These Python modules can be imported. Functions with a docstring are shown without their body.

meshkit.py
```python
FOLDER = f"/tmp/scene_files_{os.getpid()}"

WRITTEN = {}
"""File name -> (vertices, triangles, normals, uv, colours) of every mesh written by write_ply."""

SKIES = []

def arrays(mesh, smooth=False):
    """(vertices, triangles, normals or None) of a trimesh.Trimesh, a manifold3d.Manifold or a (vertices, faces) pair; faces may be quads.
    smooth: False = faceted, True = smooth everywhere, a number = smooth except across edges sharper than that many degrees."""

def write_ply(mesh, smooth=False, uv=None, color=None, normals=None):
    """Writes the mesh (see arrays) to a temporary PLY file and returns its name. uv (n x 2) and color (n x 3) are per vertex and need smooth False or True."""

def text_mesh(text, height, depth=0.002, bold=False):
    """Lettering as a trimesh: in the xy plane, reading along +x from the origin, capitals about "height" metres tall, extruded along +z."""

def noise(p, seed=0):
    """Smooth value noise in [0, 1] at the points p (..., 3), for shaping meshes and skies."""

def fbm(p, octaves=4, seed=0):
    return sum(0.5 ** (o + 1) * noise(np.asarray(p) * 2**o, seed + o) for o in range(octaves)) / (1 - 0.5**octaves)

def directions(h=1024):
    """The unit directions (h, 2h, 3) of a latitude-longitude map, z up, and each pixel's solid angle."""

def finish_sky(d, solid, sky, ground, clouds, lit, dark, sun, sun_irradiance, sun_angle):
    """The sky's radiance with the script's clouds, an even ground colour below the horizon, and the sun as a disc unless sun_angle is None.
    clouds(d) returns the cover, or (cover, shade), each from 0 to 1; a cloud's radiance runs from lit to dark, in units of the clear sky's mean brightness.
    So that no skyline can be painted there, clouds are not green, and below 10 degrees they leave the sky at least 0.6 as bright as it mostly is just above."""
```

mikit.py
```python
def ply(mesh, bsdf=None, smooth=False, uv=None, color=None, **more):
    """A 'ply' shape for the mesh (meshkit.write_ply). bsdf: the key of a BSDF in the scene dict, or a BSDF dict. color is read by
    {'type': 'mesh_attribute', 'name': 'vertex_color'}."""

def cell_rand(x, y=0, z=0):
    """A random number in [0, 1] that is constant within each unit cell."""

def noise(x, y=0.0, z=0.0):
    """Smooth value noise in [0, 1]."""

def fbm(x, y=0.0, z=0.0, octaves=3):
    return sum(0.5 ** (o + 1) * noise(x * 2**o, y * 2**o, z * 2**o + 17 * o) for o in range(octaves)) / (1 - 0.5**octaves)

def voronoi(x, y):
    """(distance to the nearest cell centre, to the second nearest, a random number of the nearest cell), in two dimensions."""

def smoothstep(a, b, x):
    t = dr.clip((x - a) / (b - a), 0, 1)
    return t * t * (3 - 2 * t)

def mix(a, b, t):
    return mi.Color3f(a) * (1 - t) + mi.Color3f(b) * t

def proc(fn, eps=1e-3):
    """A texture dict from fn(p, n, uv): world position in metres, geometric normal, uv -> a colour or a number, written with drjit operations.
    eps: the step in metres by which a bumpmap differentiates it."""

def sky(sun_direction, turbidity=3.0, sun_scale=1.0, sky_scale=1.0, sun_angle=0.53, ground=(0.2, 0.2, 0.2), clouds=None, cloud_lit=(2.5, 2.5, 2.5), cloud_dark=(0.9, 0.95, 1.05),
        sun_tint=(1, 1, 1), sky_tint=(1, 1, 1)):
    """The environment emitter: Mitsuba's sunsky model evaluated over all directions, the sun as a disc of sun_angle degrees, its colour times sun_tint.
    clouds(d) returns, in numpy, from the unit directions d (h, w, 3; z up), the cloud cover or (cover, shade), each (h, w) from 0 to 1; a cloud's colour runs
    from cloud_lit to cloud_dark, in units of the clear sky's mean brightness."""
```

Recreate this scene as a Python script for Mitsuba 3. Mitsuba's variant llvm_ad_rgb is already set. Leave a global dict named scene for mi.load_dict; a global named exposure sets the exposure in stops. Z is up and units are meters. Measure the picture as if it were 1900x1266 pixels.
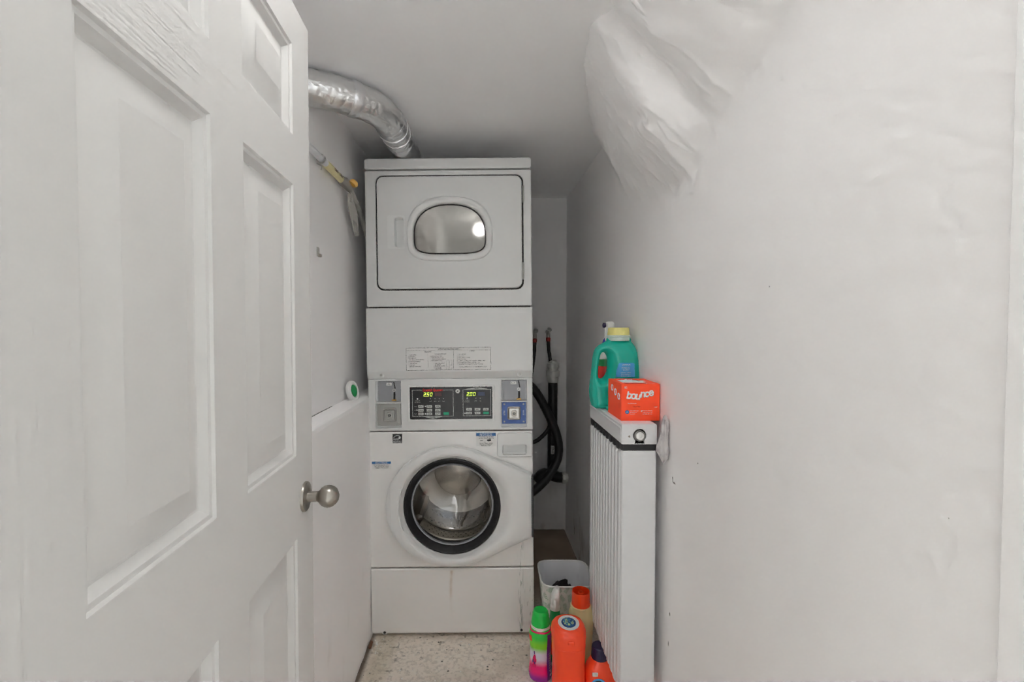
import math
import numpy as np
import trimesh
import manifold3d as m3
import mitsuba as mi
import drjit as dr
import mikit
from mikit import ply, proc, noise, fbm, voronoi, smoothstep, mix
import meshkit
from shapely.geometry import Polygon, Point, box as sbox
from shapely import affinity, union_all

scene, labels = {}, {}

# ------------------------------------------------------------------ camera
FOC, PITCH, ZC, CX, CY = 890.0, math.radians(1.6), 1.29, 900.0, 633.0
FW = np.array([0, math.cos(PITCH), -math.sin(PITCH)])
UP = np.array([0, math.sin(PITCH), math.cos(PITCH)])
EYE = np.array([0, 0, ZC])
scene['camera'] = {'type': 'perspective', 'fov': math.degrees(2 * math.atan(950 / FOC)), 'fov_axis': 'x',
                   'near_clip': 0.02, 'far_clip': 200.0,
                   'principal_point_offset_x': 50 / 1900.0,
                   'to_world': mi.ScalarTransform4f().look_at(origin=EYE.tolist(), target=(EYE + FW).tolist(), up=UP.tolist())}
exposure = 1.13
# ------------------------------------------------------------------ sky (daylight through the hall windows)
scene['sky'] = mikit.sky([0.80, -0.12, 0.40], turbidity=4.0, sun_scale=5.2, sky_scale=2.3, sun_angle=2.0, ground=(0.5, 0.5, 0.5),
                         sun_tint=(0.89, 1.20, 1.90), sky_tint=(0.90, 1.0, 1.12), clouds=lambda d: (np.full(d.shape[:2], 0.75), 0.3 + 0 * d[..., 0]),
                         cloud_lit=(2.4, 2.35, 2.3), cloud_dark=(1.5, 1.5, 1.55))
LAMP = 4.3          # radiance of the two hall lamps
LAMP_RGB = [LAMP * 1.0, LAMP * 0.99, LAMP * 0.98]


def ray(x, y):
    return FW + np.array([1.0, 0, 0]) * (x - CX) / FOC - UP * (y - CY) / FOC


def oy(x, y, d):
    r = ray(x, y); return EYE + r * d / r[1]


def ox(x, y, X):
    r = ray(x, y); return EYE + r * X / r[0]


def oz(x, y, z):
    r = ray(x, y); return EYE + r * (z - ZC) / r[2]


def lin(r, g, b):
    c = np.array([r, g, b]) / 255.0
    return [float(v) for v in np.where(c <= 0.04045, c / 12.92, ((c + 0.055) / 1.055) ** 2.4)]


# ------------------------------------------------------------------ materials
def rgb(c):
    return {'type': 'rgb', 'value': list(c)}


def mat(name, color, rough=0.5, metal=0.0, spec=0.5, bump=None, bscale=0.001, beps=1e-3, coat=0.0, sheen=0.0):
    col = color if isinstance(color, dict) else rgb(color)
    b = {'type': 'principled', 'base_color': col, 'roughness': rough, 'metallic': metal, 'specular': spec}
    if coat: b['clearcoat'] = coat; b['clearcoat_gloss'] = 0.9
    if sheen: b['sheen'] = sheen
    b = {'type': 'twosided', 'bsdf': b}
    if bump is not None:
        b = {'type': 'bumpmap', 'texture': proc(bump, beps), 'scale': bscale, 'bsdf': b}
    scene[name] = b
    return name


def S(v): return mi.Float(v)


# painted plaster: faint brush and roller relief, scattered scuffs
def wall_bump(p, n, uv):
    return fbm(p.y * 55, p.x * 55, p.z * 70, octaves=3) + 0.5 * noise(p.y * 9, p.x * 9, p.z * 30)


WALL_MARKS = [(float(q[1]), float(q[2]), a, b) for q, a, b in ((ox(1425, 532, 0.538), 0.0018, 0.0022), (ox(1247, 897, 0.527), 0.010, 0.0035), (ox(1290, 860, 0.53), 0.0035, 0.0018), (ox(1240, 1140, 0.528), 0.004, 0.006),
                                                          (ox(1237, 1195, 0.528), 0.003, 0.008), (ox(1755, 962, 0.545), 0.001, 0.0012), (ox(1066, 985, 0.512), 0.006, 0.03), (ox(1070, 1035, 0.512), 0.010, 0.004), (ox(1244, 890, 0.527), 0.004, 0.008))]


def wall_col(p, n, uv):
    c = mix(lin(243, 242, 242), lin(239, 238, 238), fbm(p.y * 3, p.z * 2.2, p.x * 3))
    for y_, z_, ry, rz in WALL_MARKS:
        d_ = dr.square((p.y - y_) / ry) + dr.square((p.z - z_) / rz) + 1.2 * noise(p.y * 160, p.z * 160, 2)
        c = mix(c, lin(96, 92, 88), smoothstep(1.6, 0.9, d_) * smoothstep(0.4, 0.45, p.x) * 0.85)
    low = smoothstep(0.5, 0.0, p.z) * smoothstep(0.55, 0.8, fbm(p.y * 14, p.z * 6, p.x * 14))
    return mix(c, lin(150, 140, 128), low * 0.45)


def ceil_bump(p, n, uv):
    return fbm(p.x * 22, p.y * 75, 0, octaves=3) + 0.4 * noise(p.x * 8, p.y * 40, 3)


def door_bump(p, n, uv):
    g = noise(p.z * 7, p.y * 420, p.x * 420) * 0.5 + noise(p.z * 16, p.y * 900, p.x * 900) * 0.3
    a = (p.y - 0.56) * 30 + 6 * noise(p.z * 2.3, p.y * 9, 1.7)
    w = dr.sin(a + 10 * noise(p.z * 1.1, p.y * 5.0, 4.0))
    return g + smoothstep(0.75, 1.0, w) * 0.6


def stile_bump(p, n, uv):
    v = noise(p.z * 5, p.y * 380, p.x * 380) * 0.6 + noise(p.z * 14, p.y * 800, 1) * 0.4
    h = noise(p.y * 5, p.z * 380, p.x * 5) * 0.6 + noise(p.y * 14, p.z * 800, 1) * 0.4
    inner = (p.y < 1.006) & (p.y > 0.44)
    rail = ((p.z < 0.215) | ((p.z > 0.842) & (p.z < 1.018)) | ((p.z > 1.588) & (p.z < 1.690)) | (p.z > 1.877)) & inner
    return dr.select(rail, h, v)


def floor_col(p, n, uv):
    a = fbm(p.x * 7, p.y * 7, 0, octaves=4)
    b = fbm(p.x * 34, p.y * 34, 5, octaves=3)
    c = mix(lin(232, 223, 212), lin(214, 204, 192), smoothstep(0.35, 0.7, a))
    c = mix(c, lin(234, 228, 218), smoothstep(0.55, 0.8, b) * 0.6)
    fine = fbm(p.x * 110, p.y * 110, 4, octaves=3)
    c = mix(c, lin(160, 152, 140), smoothstep(0.42, 0.80, fine) * 0.35)
    spk = smoothstep(0.60, 0.90, fbm(p.x * 60, p.y * 60, 9, octaves=3)) * smoothstep(0.35, 0.75, noise(p.x * 11, p.y * 11, 2))
    c = mix(c, lin(116, 108, 98), spk * 0.8)
    br = smoothstep(2.05, 2.4, p.y)          # bare brown concrete behind the machine
    c = mix(c, mix(lin(150, 134, 120), lin(120, 106, 94), a), br)
    tr = smoothstep(0.06, 0.02, dr.abs(p.x + 0.40 + 0.02 * noise(p.y * 6))) * 0.3     # a worn yellowish track
    c = mix(c, lin(168, 158, 128), tr * (1 - br))
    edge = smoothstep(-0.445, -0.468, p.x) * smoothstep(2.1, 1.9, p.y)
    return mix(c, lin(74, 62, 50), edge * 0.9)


def floor_bump(p, n, uv):
    return fbm(p.x * 40, p.y * 40, 0, octaves=4) + noise(p.x * 160, p.y * 160, 3) * 0.4


mat('paint_wall', proc(wall_col), 0.55, spec=0.3, bump=wall_bump, bscale=0.003, beps=2e-3)
mat('paint_ceiling', lin(248, 248, 248), 0.6, spec=0.25, bump=ceil_bump, bscale=0.004, beps=2e-3)
mat('paint_door', lin(216, 215, 213), 0.42, spec=0.4, bump=door_bump, bscale=0.0013, beps=6e-4)
mat('paint_stile', lin(216, 215, 213), 0.42, spec=0.4, bump=stile_bump, bscale=0.0011, beps=6e-4)
mat('concrete', proc(floor_col), 0.8, spec=0.3, bump=floor_bump, bscale=0.0015)
mat('enamel', lin(223, 224, 223), 0.28, spec=0.5, coat=0.3)
mat('plastic_white', lin(229, 230, 229), 0.3, spec=0.5)


def toe_col(p, n, uv):
    c = mix(lin(240, 239, 237), lin(236, 235, 232), fbm(p.x * 6, p.z * 4, 1))
    st = dr.exp(-dr.square((p.x + 0.138 + 0.004 * noise(p.z * 18)) / 0.006)) * smoothstep(0.08, 0.26, p.z) * smoothstep(0.287, 0.283, p.z) * (0.4 + 0.6 * noise(p.z * 50, 3))
    c = mix(c, lin(176, 146, 112), st * 0.55)
    g = smoothstep(0.52, 0.72, fbm(p.x * 210, p.z * 26, 3)) * dr.exp(-dr.square((p.x - 0.149) / 0.010)) * smoothstep(0.50, 0.36, p.z)
    c = mix(c, lin(116, 136, 128), g * 0.6)
    k = smoothstep(0.7, 0.78, fbm(p.x * 160, p.z * 50, 7)) * smoothstep(0.15, 0.2, p.x) * smoothstep(0.30, 0.27, p.z)
    return mix(c, lin(100, 96, 92), k * 0.6)


mat('enamel_stained', proc(toe_col), 0.3, spec=0.5, coat=0.25)
mat('gap_dark', lin(84, 83, 80), 0.6)
mat('black_plastic', lin(30, 30, 32), 0.4)
mat('panel_black', lin(38, 38, 40), 0.25, spec=0.5)
mat('rubber', lin(34, 34, 35), 0.45)
mat('rubber_grey', lin(62, 63, 65), 0.5)
mat('grey_metal', lin(150, 152, 156), 0.45, metal=0.35)
mat('zinc', lin(176, 176, 172), 0.38, metal=0.8)
mat('blue_plate', lin(66, 92, 150), 0.35, metal=0.25)
mat('chrome', lin(205, 203, 198), 0.18, metal=1.0)
mat('nickel', lin(168, 163, 155), 0.27, metal=1.0)
mat('brass', lin(190, 150, 78), 0.35, metal=0.9)


def steel_col(p, n, uv):
    h = noise(p.x * 500, p.y * 12, p.z * 500) * 0.12
    return mix(lin(196, 190, 180), lin(150, 145, 138), h * 4)


mat('drum_steel', proc(steel_col), 0.3, metal=1.0)
mat('hole_dark', lin(20, 20, 20), 0.7)


def foil_bump(p, n, uv):
    d1, d2, r = voronoi(p.y * 46 + p.z * 30, p.x * 46 - p.z * 40)
    return (d2 - d1) * 0.7 + fbm(p.x * 60, p.y * 60, p.z * 60, octaves=3)


mat('foil', lin(232, 232, 232), 0.24, metal=1.0, bump=foil_bump, bscale=0.0022, beps=1e-3)
mat('foil_tape', lin(230, 230, 232), 0.28, metal=1.0, bump=foil_bump, bscale=0.0012, beps=1e-3)
scene['mirror_glass'] = {'type': 'twosided', 'bsdf': {'type': 'roughconductor', 'material': 'none', 'alpha': 0.004,
                                                      'specular_reflectance': rgb([0.27, 0.26, 0.245])}}
scene['clear_glass'] = {'type': 'thindielectric', 'int_ior': 1.5}
scene['door_bowl_glass'] = {'type': 'thindielectric', 'int_ior': 1.9}
mat('text_black', lin(36, 36, 38), 0.6)
mat('text_white', lin(225, 225, 225), 0.6)
mat('text_red', lin(226, 40, 36), 0.5)
mat('label_white', lin(226, 226, 224), 0.45)
mat('label_grey', lin(176, 178, 176), 0.4)
mat('sticker_blue', lin(30, 92, 150), 0.45)
mat('key_grey', lin(200, 202, 200), 0.4)
mat('key_green', lin(20, 160, 120), 0.4)
mat('dim_red', lin(84, 52, 54), 0.3)
mat('dim_blue', lin(58, 68, 96), 0.3)
mat('seam_grey', lin(150, 150, 148), 0.5)
mat('teal', lin(22, 166, 146), 0.3, spec=0.5)
mat('cap_yellow', lin(226, 218, 138), 0.35)
mat('cap_collar', lin(196, 214, 206), 0.35)
mat('blue_trigger', lin(36, 40, 150), 0.35)
mat('cyan_label', lin(70, 160, 216), 0.4)
mat('orange_card', lin(246, 74, 30), 0.5)
mat('orange_plastic', lin(250, 78, 40), 0.28, spec=0.5)
mat('orange_dark', lin(190, 52, 30), 0.4)
mat('green_cap', lin(24, 178, 70), 0.3)
mat('green_lime', lin(70, 214, 60), 0.35)
mat('green_body', lin(26, 136, 74), 0.3)
mat('red_body', lin(224, 52, 40), 0.35)
mat('purple', lin(92, 34, 120), 0.35)
mat('magenta', lin(210, 24, 90), 0.4)
mat('cream', lin(224, 212, 160), 0.35)
mat('red_cap', lin(226, 66, 22), 0.2, coat=0.5)
mat('navy', lin(38, 32, 66), 0.35)
mat('white_pl', lin(236, 236, 234), 0.35)
mat('yellow_tag', lin(218, 208, 160), 0.5)
mat('knob_yellow', lin(232, 184, 96), 0.4)
mat('grey_pipe', lin(168, 166, 160), 0.45)
mat('pvc_white', lin(228, 228, 223), 0.4)
mat('red_ring', lin(150, 40, 36), 0.4)
mat('rad_white', lin(218, 219, 221), 0.35)
mat('lint', lin(40, 38, 38), 0.95, spec=0.1)
mat('rust', lin(98, 68, 48), 0.8)


def rag_col(p, n, uv):
    return mix(lin(190, 186, 186), lin(156, 151, 154), smoothstep(0.45, 0.7, fbm(p.y * 60, p.z * 60, p.x * 60)))


mat('rag_cloth', proc(rag_col), 0.9, spec=0.1, sheen=0.3)


def grad_col(p, n, uv):           # printed sleeve of the small bottle: green to white to pink to violet
    z = p.z
    c = mix(lin(150, 44, 150), lin(224, 20, 110), smoothstep(0.012, 0.04, z))
    c = mix(c, lin(226, 222, 238), smoothstep(0.055, 0.088, z))
    c = mix(c, lin(120, 200, 40), smoothstep(0.100, 0.128, z))
    c = mix(c, lin(40, 196, 70), smoothstep(0.135, 0.165, z))
    return c


mat('sleeve', proc(grad_col), 0.28, spec=0.5)


def bin_col(p, n, uv):            # printed sprigs of small green leaves
    h = (p.x - 0.335) + 0.6 * (p.y - 1.99)
    X_, Y_ = h / 0.030, p.z / 0.038
    row = dr.floor(Y_)
    X_ = X_ + 0.5 * (row - 2 * dr.floor(row / 2))
    col = dr.floor(X_)
    u, v = X_ - col - 0.5, Y_ - row - 0.5
    an = (mikit.cell_rand(col, row, 3) - 0.5) * 2.4
    ca_, sa_ = dr.cos(an), dr.sin(an)
    u, v = u * ca_ - v * sa_, u * sa_ + v * ca_
    k = dr.abs(u)
    ph = (v - 0.9 * k) * 6.0
    fr_ = dr.abs(ph - dr.floor(ph) - 0.5)
    leaf = smoothstep(0.36, 0.26, fr_) * smoothstep(0.27, 0.22, k) * smoothstep(0.02, 0.05, k) * smoothstep(0.46, 0.40, dr.abs(v))
    stem = smoothstep(0.035, 0.015, k) * smoothstep(0.46, 0.42, dr.abs(v))
    return mix(lin(232, 234, 230), lin(158, 186, 168), dr.maximum(leaf, stem) * 0.9)


mat('bin_print', proc(bin_col), 0.4)
mat('bin_inside', lin(240, 241, 244), 0.4)
mat('hall_paint', lin(238, 238, 237), 0.6, spec=0.2)
mat('hall_trim', lin(120, 112, 102), 0.5)
mat('hall_door', lin(205, 200, 192), 0.5)
mat('hall_floor', lin(212, 211, 210), 0.6)
mat('frame_white', lin(225, 225, 222), 0.4)


# ------------------------------------------------------------------ mesh helpers
def TM(v, f):
    return trimesh.Trimesh(np.asarray(v, float), np.asarray(f, int), process=False)


def cat(ms):
    return trimesh.util.concatenate(ms)


def orient(m):
    if m.volume < 0: m.invert()
    return m


def loft(rings, cap0=True, cap1=True, closed=True):
    R = [np.asarray(r, float) for r in rings]
    n, k = len(R[0]), len(R)
    v = np.vstack(R)
    i = np.arange(n); j = (i + 1) % n
    if not closed: i, j = i[:-1], j[:-1]
    f = []
    for a in range(k - 1):
        A, B = a * n, (a + 1) * n
        f.append(np.stack([A + i, A + j, B + j], 1)); f.append(np.stack([A + i, B + j, B + i], 1))
    for flag, ring, flip in ((cap0, 0, True), (cap1, k - 1, False)):
        if flag:
            c = len(v); v = np.vstack([v, R[ring].mean(0)])
            t = np.stack([ring * n + i, ring * n + j, np.full(len(i), c)], 1)
            f.append(t[:, ::-1] if flip else t)
    m = TM(v, np.vstack(f))
    return orient(m) if (cap0 and cap1) else m


def rr(x0, x1, z0, z1, r, n=6):
    P = []
    for cx, cz, a in ((x1 - r, z0 + r, -90), (x1 - r, z1 - r, 0), (x0 + r, z1 - r, 90), (x0 + r, z0 + r, 180)):
        for k in range(n + 1):
            t = math.radians(a + 90 * k / n); P.append((cx + r * math.cos(t), cz + r * math.sin(t)))
    return np.array(P)


def inset(P, d):
    P = np.asarray(P, float)
    e = np.roll(P, -1, 0) - P
    ln = np.linalg.norm(e, axis=1, keepdims=True)
    nrm = np.stack([-e[:, 1], e[:, 0]], 1) / np.maximum(ln, 1e-12)   # inward for counter-clockwise outlines
    m = nrm + np.roll(nrm, 1, 0)
    m /= np.maximum((m * m).sum(1, keepdims=True) / 2, 0.3)
    return P + m * d


def lift(P, y):
    P = np.asarray(P); return np.stack([P[:, 0], np.full(len(P), y), P[:, 1]], 1)


def slab(P, yb, yf, r=0.004, steps=3, cap=True):
    """a panel with the outline P (u, w), back at yb, front at yf < yb, its front edge rounded by r"""
    rings = [lift(P, yb), lift(P, yf + r)]
    for k in range(1, steps + 1):
        t = k / steps * math.pi / 2
        rings.append(lift(inset(P, r * (1 - math.cos(t))), yf + r * (1 - math.sin(t))))
    return loft(rings, True, cap)


def flat(poly, yb, yf):
    """a plate with the shapely outline poly (holes allowed)"""
    gs = getattr(poly, 'geoms', [poly])
    out = []
    for g in gs:
        m = trimesh.creation.extrude_polygon(g, yb - yf, engine='earcut')
        v = m.vertices
        out.append(orient(TM(np.stack([v[:, 0], yb - v[:, 2], v[:, 1]], 1), m.faces)))
    return cat(out)


def slab_holes(P, holes, yb, yf, r=0.004, depth=0.012):
    rings = [lift(P, yb), lift(P, yf + r)]
    for k in range(1, 4):
        t = k / 3 * math.pi / 2
        rings.append(lift(inset(P, r * (1 - math.cos(t))), yf + r * (1 - math.sin(t))))
    rim = loft(rings, False, False)
    pl = flat(Polygon(inset(P, r), [h for h in holes]), yf + depth, yf)
    return cat([rim, pl])


def cbox(x0, x1, y0, y1, z0, z1, c=0.002):
    c = min(c, (x1 - x0) / 2.01, (y1 - y0) / 2.01, (z1 - z0) / 2.01)
    P = []
    for X, a in ((x0, 1), (x1, -1)):
        for Y, b in ((y0, 1), (y1, -1)):
            for Z, d in ((z0, 1), (z1, -1)):
                P += [(X + a * c, Y + b * c, Z), (X + a * c, Y, Z + d * c), (X, Y + b * c, Z + d * c)]
    return trimesh.convex.convex_hull(np.array(P))


def spline(P, n=8):
    P = np.asarray(P, float)
    Q = np.vstack([2 * P[0] - P[1], P, 2 * P[-1] - P[-2]])
    out = []
    for i in range(1, len(Q) - 2):
        p0, p1, p2, p3 = Q[i - 1:i + 3]
        for t in np.linspace(0, 1, n, endpoint=False):
            out.append(0.5 * (2 * p1 + (p2 - p0) * t + (2 * p0 - 5 * p1 + 4 * p2 - p3) * t * t + (3 * p1 - p0 - 3 * p2 + p3) * t ** 3))
    return np.vstack(out + [P[-1]])


def tube(path, r, n=20, caps=True):
    path = np.asarray(path, float)
    r = np.broadcast_to(np.asarray(r, float), (len(path),))
    t = np.gradient(path, axis=0); t /= np.linalg.norm(t, axis=1, keepdims=True)
    a = np.cross(t[0], [0.31, 0.17, 0.93]); a /= np.linalg.norm(a)
    rings, ang = [], np.arange(n) * 2 * math.pi / n
    for p, d, q in zip(path, t, r):
        a = a - d * (a @ d); a /= np.linalg.norm(a); b = np.cross(d, a)
        rings.append(p + q * (np.cos(ang)[:, None] * a + np.sin(ang)[:, None] * b))
    return loft(rings, caps, caps)


def lathe(prof, n=48, cap0=True, cap1=True):
    ang = np.arange(n) * 2 * math.pi / n
    return loft([np.stack([r * np.cos(ang), r * np.sin(ang), np.full(n, z)], 1) for r, z in prof], cap0, cap1)


def place(m, o, axis=(0, 0, 1), spin=0):
    """moves a mesh made along z so that its z runs along axis, from o"""
    M = trimesh.geometry.align_vectors([0, 0, 1], np.asarray(axis, float))
    m = m.copy(); m.apply_transform(trimesh.transformations.rotation_matrix(spin, [0, 0, 1])); m.apply_transform(M); m.apply_translation(o)
    return m


def sring(cx, cy, z, a, b, n=2.0, N=56, rot=0.0):
    t = np.arange(N) * 2 * math.pi / N
    x = a * np.sign(np.cos(t)) * np.abs(np.cos(t)) ** (2 / n)
    y = b * np.sign(np.sin(t)) * np.abs(np.sin(t)) ** (2 / n)
    c, s = math.cos(rot), math.sin(rot)
    return np.stack([cx + c * x - s * y, cy + s * x + c * y, np.full(N, z)], 1)


def body(cx, cy, rows, n=2.0, rot=0.0, N=56, cap0=True, cap1=True):
    """a bottle: rows of (height, half width, half depth[, exponent])"""
    return loft([sring(cx, cy, q[0], q[1], q[2], q[3] if len(q) > 3 else n, N, rot) for q in rows], cap0, cap1)


def smoothrows(rows, n=5):
    P = spline(np.array(rows, float), n)
    return [tuple(q) for q in P]


def txt(s, h, u, w, y, align='c', width=None, depth=0.0006, bold=False, slant=0.0, rot=0.0):
    """lettering on a face that looks towards -y: reading along +u, its middle height at w"""
    m = meshkit.text_mesh(s, h, depth, bold)
    v = m.vertices.copy()
    x0, x1 = v[:, 0].min(), v[:, 0].max()
    k = 1.0 if width is None else width / (x1 - x0)
    L = (x1 - x0) * k
    x = (v[:, 0] - x0) * k + {'c': -L / 2, 'l': 0, 'r': -L}[align]
    zz = v[:, 1] - h / 2
    x = x + zz * slant
    c, sn = math.cos(rot), math.sin(rot)
    return orient(TM(np.stack([u + c * x - sn * zz, y - v[:, 2], w + sn * x + c * zz], 1), m.faces))


# ------------------------------------------------------------------ scene helpers
def key_for(name):
    if name not in scene and name not in labels: return name
    i = 1
    while f'{name}_{i:03d}' in scene or f'{name}_{i:03d}' in labels: i += 1
    return f'{name}_{i:03d}'


def obj(name, mesh, m, parent=None, smooth=35, label=None, **more):
    k = key_for((parent + '__' if parent else '') + name)
    scene[k] = ply(mesh, m, smooth, **more)
    if label: labels[k] = {'label': label}
    return k


def thing(name, label, category, group=None):
    k = key_for(name)
    labels[k] = {'label': label, 'category': category}
    if group: labels[k]['group'] = group
    return k


def struct(name, mesh, m, label, category, smooth=35):
    k = key_for(name)
    if mesh is not None: scene[k] = ply(mesh, m, smooth)
    labels[k] = {'label': label, 'category': category, 'kind': 'structure'}
    return k


# ================================================================== THE SETTING
YB = 2.99                      # back wall
ZCEIL = 2.09


def XR(y): return 0.507 + (YB - y) * 0.0165      # the right wall leans out towards the camera


# floor
g = trimesh.creation.box(bounds=[[-1.0, 0.3, -0.12], [0.8, 3.3, 0.0]])
struct('floor', g, 'concrete', 'bare grey concrete floor with stains, bits of lint and a dark joint along the left wall', 'floor', False)
struct('floor_hall', trimesh.creation.box(bounds=[[-0.6, -3.0, -0.12], [1.5, 0.3, 0.0]]), 'hall_floor', 'pale hall floor behind the camera', 'floor', False)
# left wall: a thick lower part with a ledge, and the upper part set back
yy = np.linspace(0.25, 3.1, 120)
prof = [(-0.80, -0.05), (-0.474, -0.05), (-0.474, 0.995), (-0.477, 1.004), (-0.485, 1.008), (-0.60, 1.004), (-0.80, 1.004)]
prof = np.vstack([[prof[0]], [(-0.474, z) for z in np.linspace(-0.05, 0.99, 60)], prof[2:]])
rings = []
for y in yy:
    q = np.stack([prof[:, 0], np.full(len(prof), y), prof[:, 1]], 1)
    on = (np.abs(prof[:, 0] + 0.474) < 0.012)
    q[on, 0] += 0.008 * (meshkit.fbm(np.stack([q[on, 1] * 9, q[on, 2] * 9, 0 * q[on, 1]], 1), 3, 5) - 0.5)
    rings.append(q)
wl = loft(rings, True, True)
struct('wall_left', wl, 'paint_wall', 'white painted lower left wall with a ledge along its top', 'wall', 40)
obj('upper_wall', cbox(-0.80, -0.553, 0.20, 3.1, 1.0, 2.6, 0.001), 'paint_wall', 'wall_left', False)
obj('ledge_joint', tube([(-0.552, 1.48, 1.0055), (-0.552, 1.60, 1.006), (-0.552, 1.72, 1.0055)], 0.0016, 6), 'gap_dark', 'wall_left', False)
# back wall
struct('wall_back', trimesh.creation.box(bounds=[[-0.8, YB, 0.018], [0.7, YB + 0.12, 2.2]]), 'paint_wall', 'white painted back wall behind the washer and dryer', 'wall', False)
# right wall with its plaster haunch under the ceiling
ny, nz = 330, 240
Y, Z = np.meshgrid(np.concatenate([np.linspace(0.497, 2.25, ny - 40), np.linspace(2.26, 3.05, 40)]), np.linspace(-0.02, 2.105, nz), indexing='ij')
zlow = np.interp(Y, [0.5, 0.72, 0.88, 0.98, 1.10, 1.16, 1.26, 1.45, 1.64, 1.75, 1.95, 2.10, 2.2], [2.0, 1.93, 1.87, 1.82, 1.765, 1.74, 1.685, 1.70, 1.735, 1.76, 1.95, 2.085, 2.2])
Xc = np.interp(Y, [0.5, 0.9, 1.05, 1.194, 1.372, 1.726, 2.0, 2.10], [0.28, 0.245, 0.25, 0.262, 0.295, 0.364, 0.445, 0.49])
T_ = np.clip((Z - zlow) / np.maximum(ZCEIL - zlow, 1e-3), 0, 1)
XRw = XR(Y)
H = (XRw - Xc) * T_ ** 0.85
# groove between the two lumps, running from the ceiling down to the wall
tt = np.clip((2.09 - Z) / 0.36, 0, 1)
yg = 1.215 - 0.10 * tt
H = H - np.exp(-((Y - yg) / 0.05) ** 2) * 0.055 * np.minimum(T_ * 3, 1)
H = H + np.exp(-((Y - yg - 0.24) / 0.16) ** 2) * 0.022 * np.minimum(T_ * 3, 1) * (T_ < 1)
H = np.maximum(H, 0)
from scipy.ndimage import gaussian_filter
H = gaussian_filter(H, 1.3)
pts = np.stack([Y, Z, 0 * Y], -1)
fade = np.clip((Z - zlow + 0.10) / 0.12, 0, 1) * (Y < 2.2)
rough = meshkit.fbm(pts * 26, 4, 3) - 0.5
ridge = np.clip(0.5 - np.abs(meshkit.fbm(pts * np.array([20, 9, 1]), 3, 11) - 0.5) * 14, 0, 1)
H = H + fade * (rough * 0.014 + ridge * 0.007)
H = H + 0.004 * (meshkit.fbm(pts * 2.0, 3, 8) - 0.5)
V = np.stack([XRw - H, Y, Z], -1).reshape(-1, 3)
idx = np.arange(ny * nz).reshape(ny, nz)
a, b, c_, d_ = idx[:-1, :-1].ravel(), idx[1:, :-1].ravel(), idx[1:, 1:].ravel(), idx[:-1, 1:].ravel()
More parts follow.
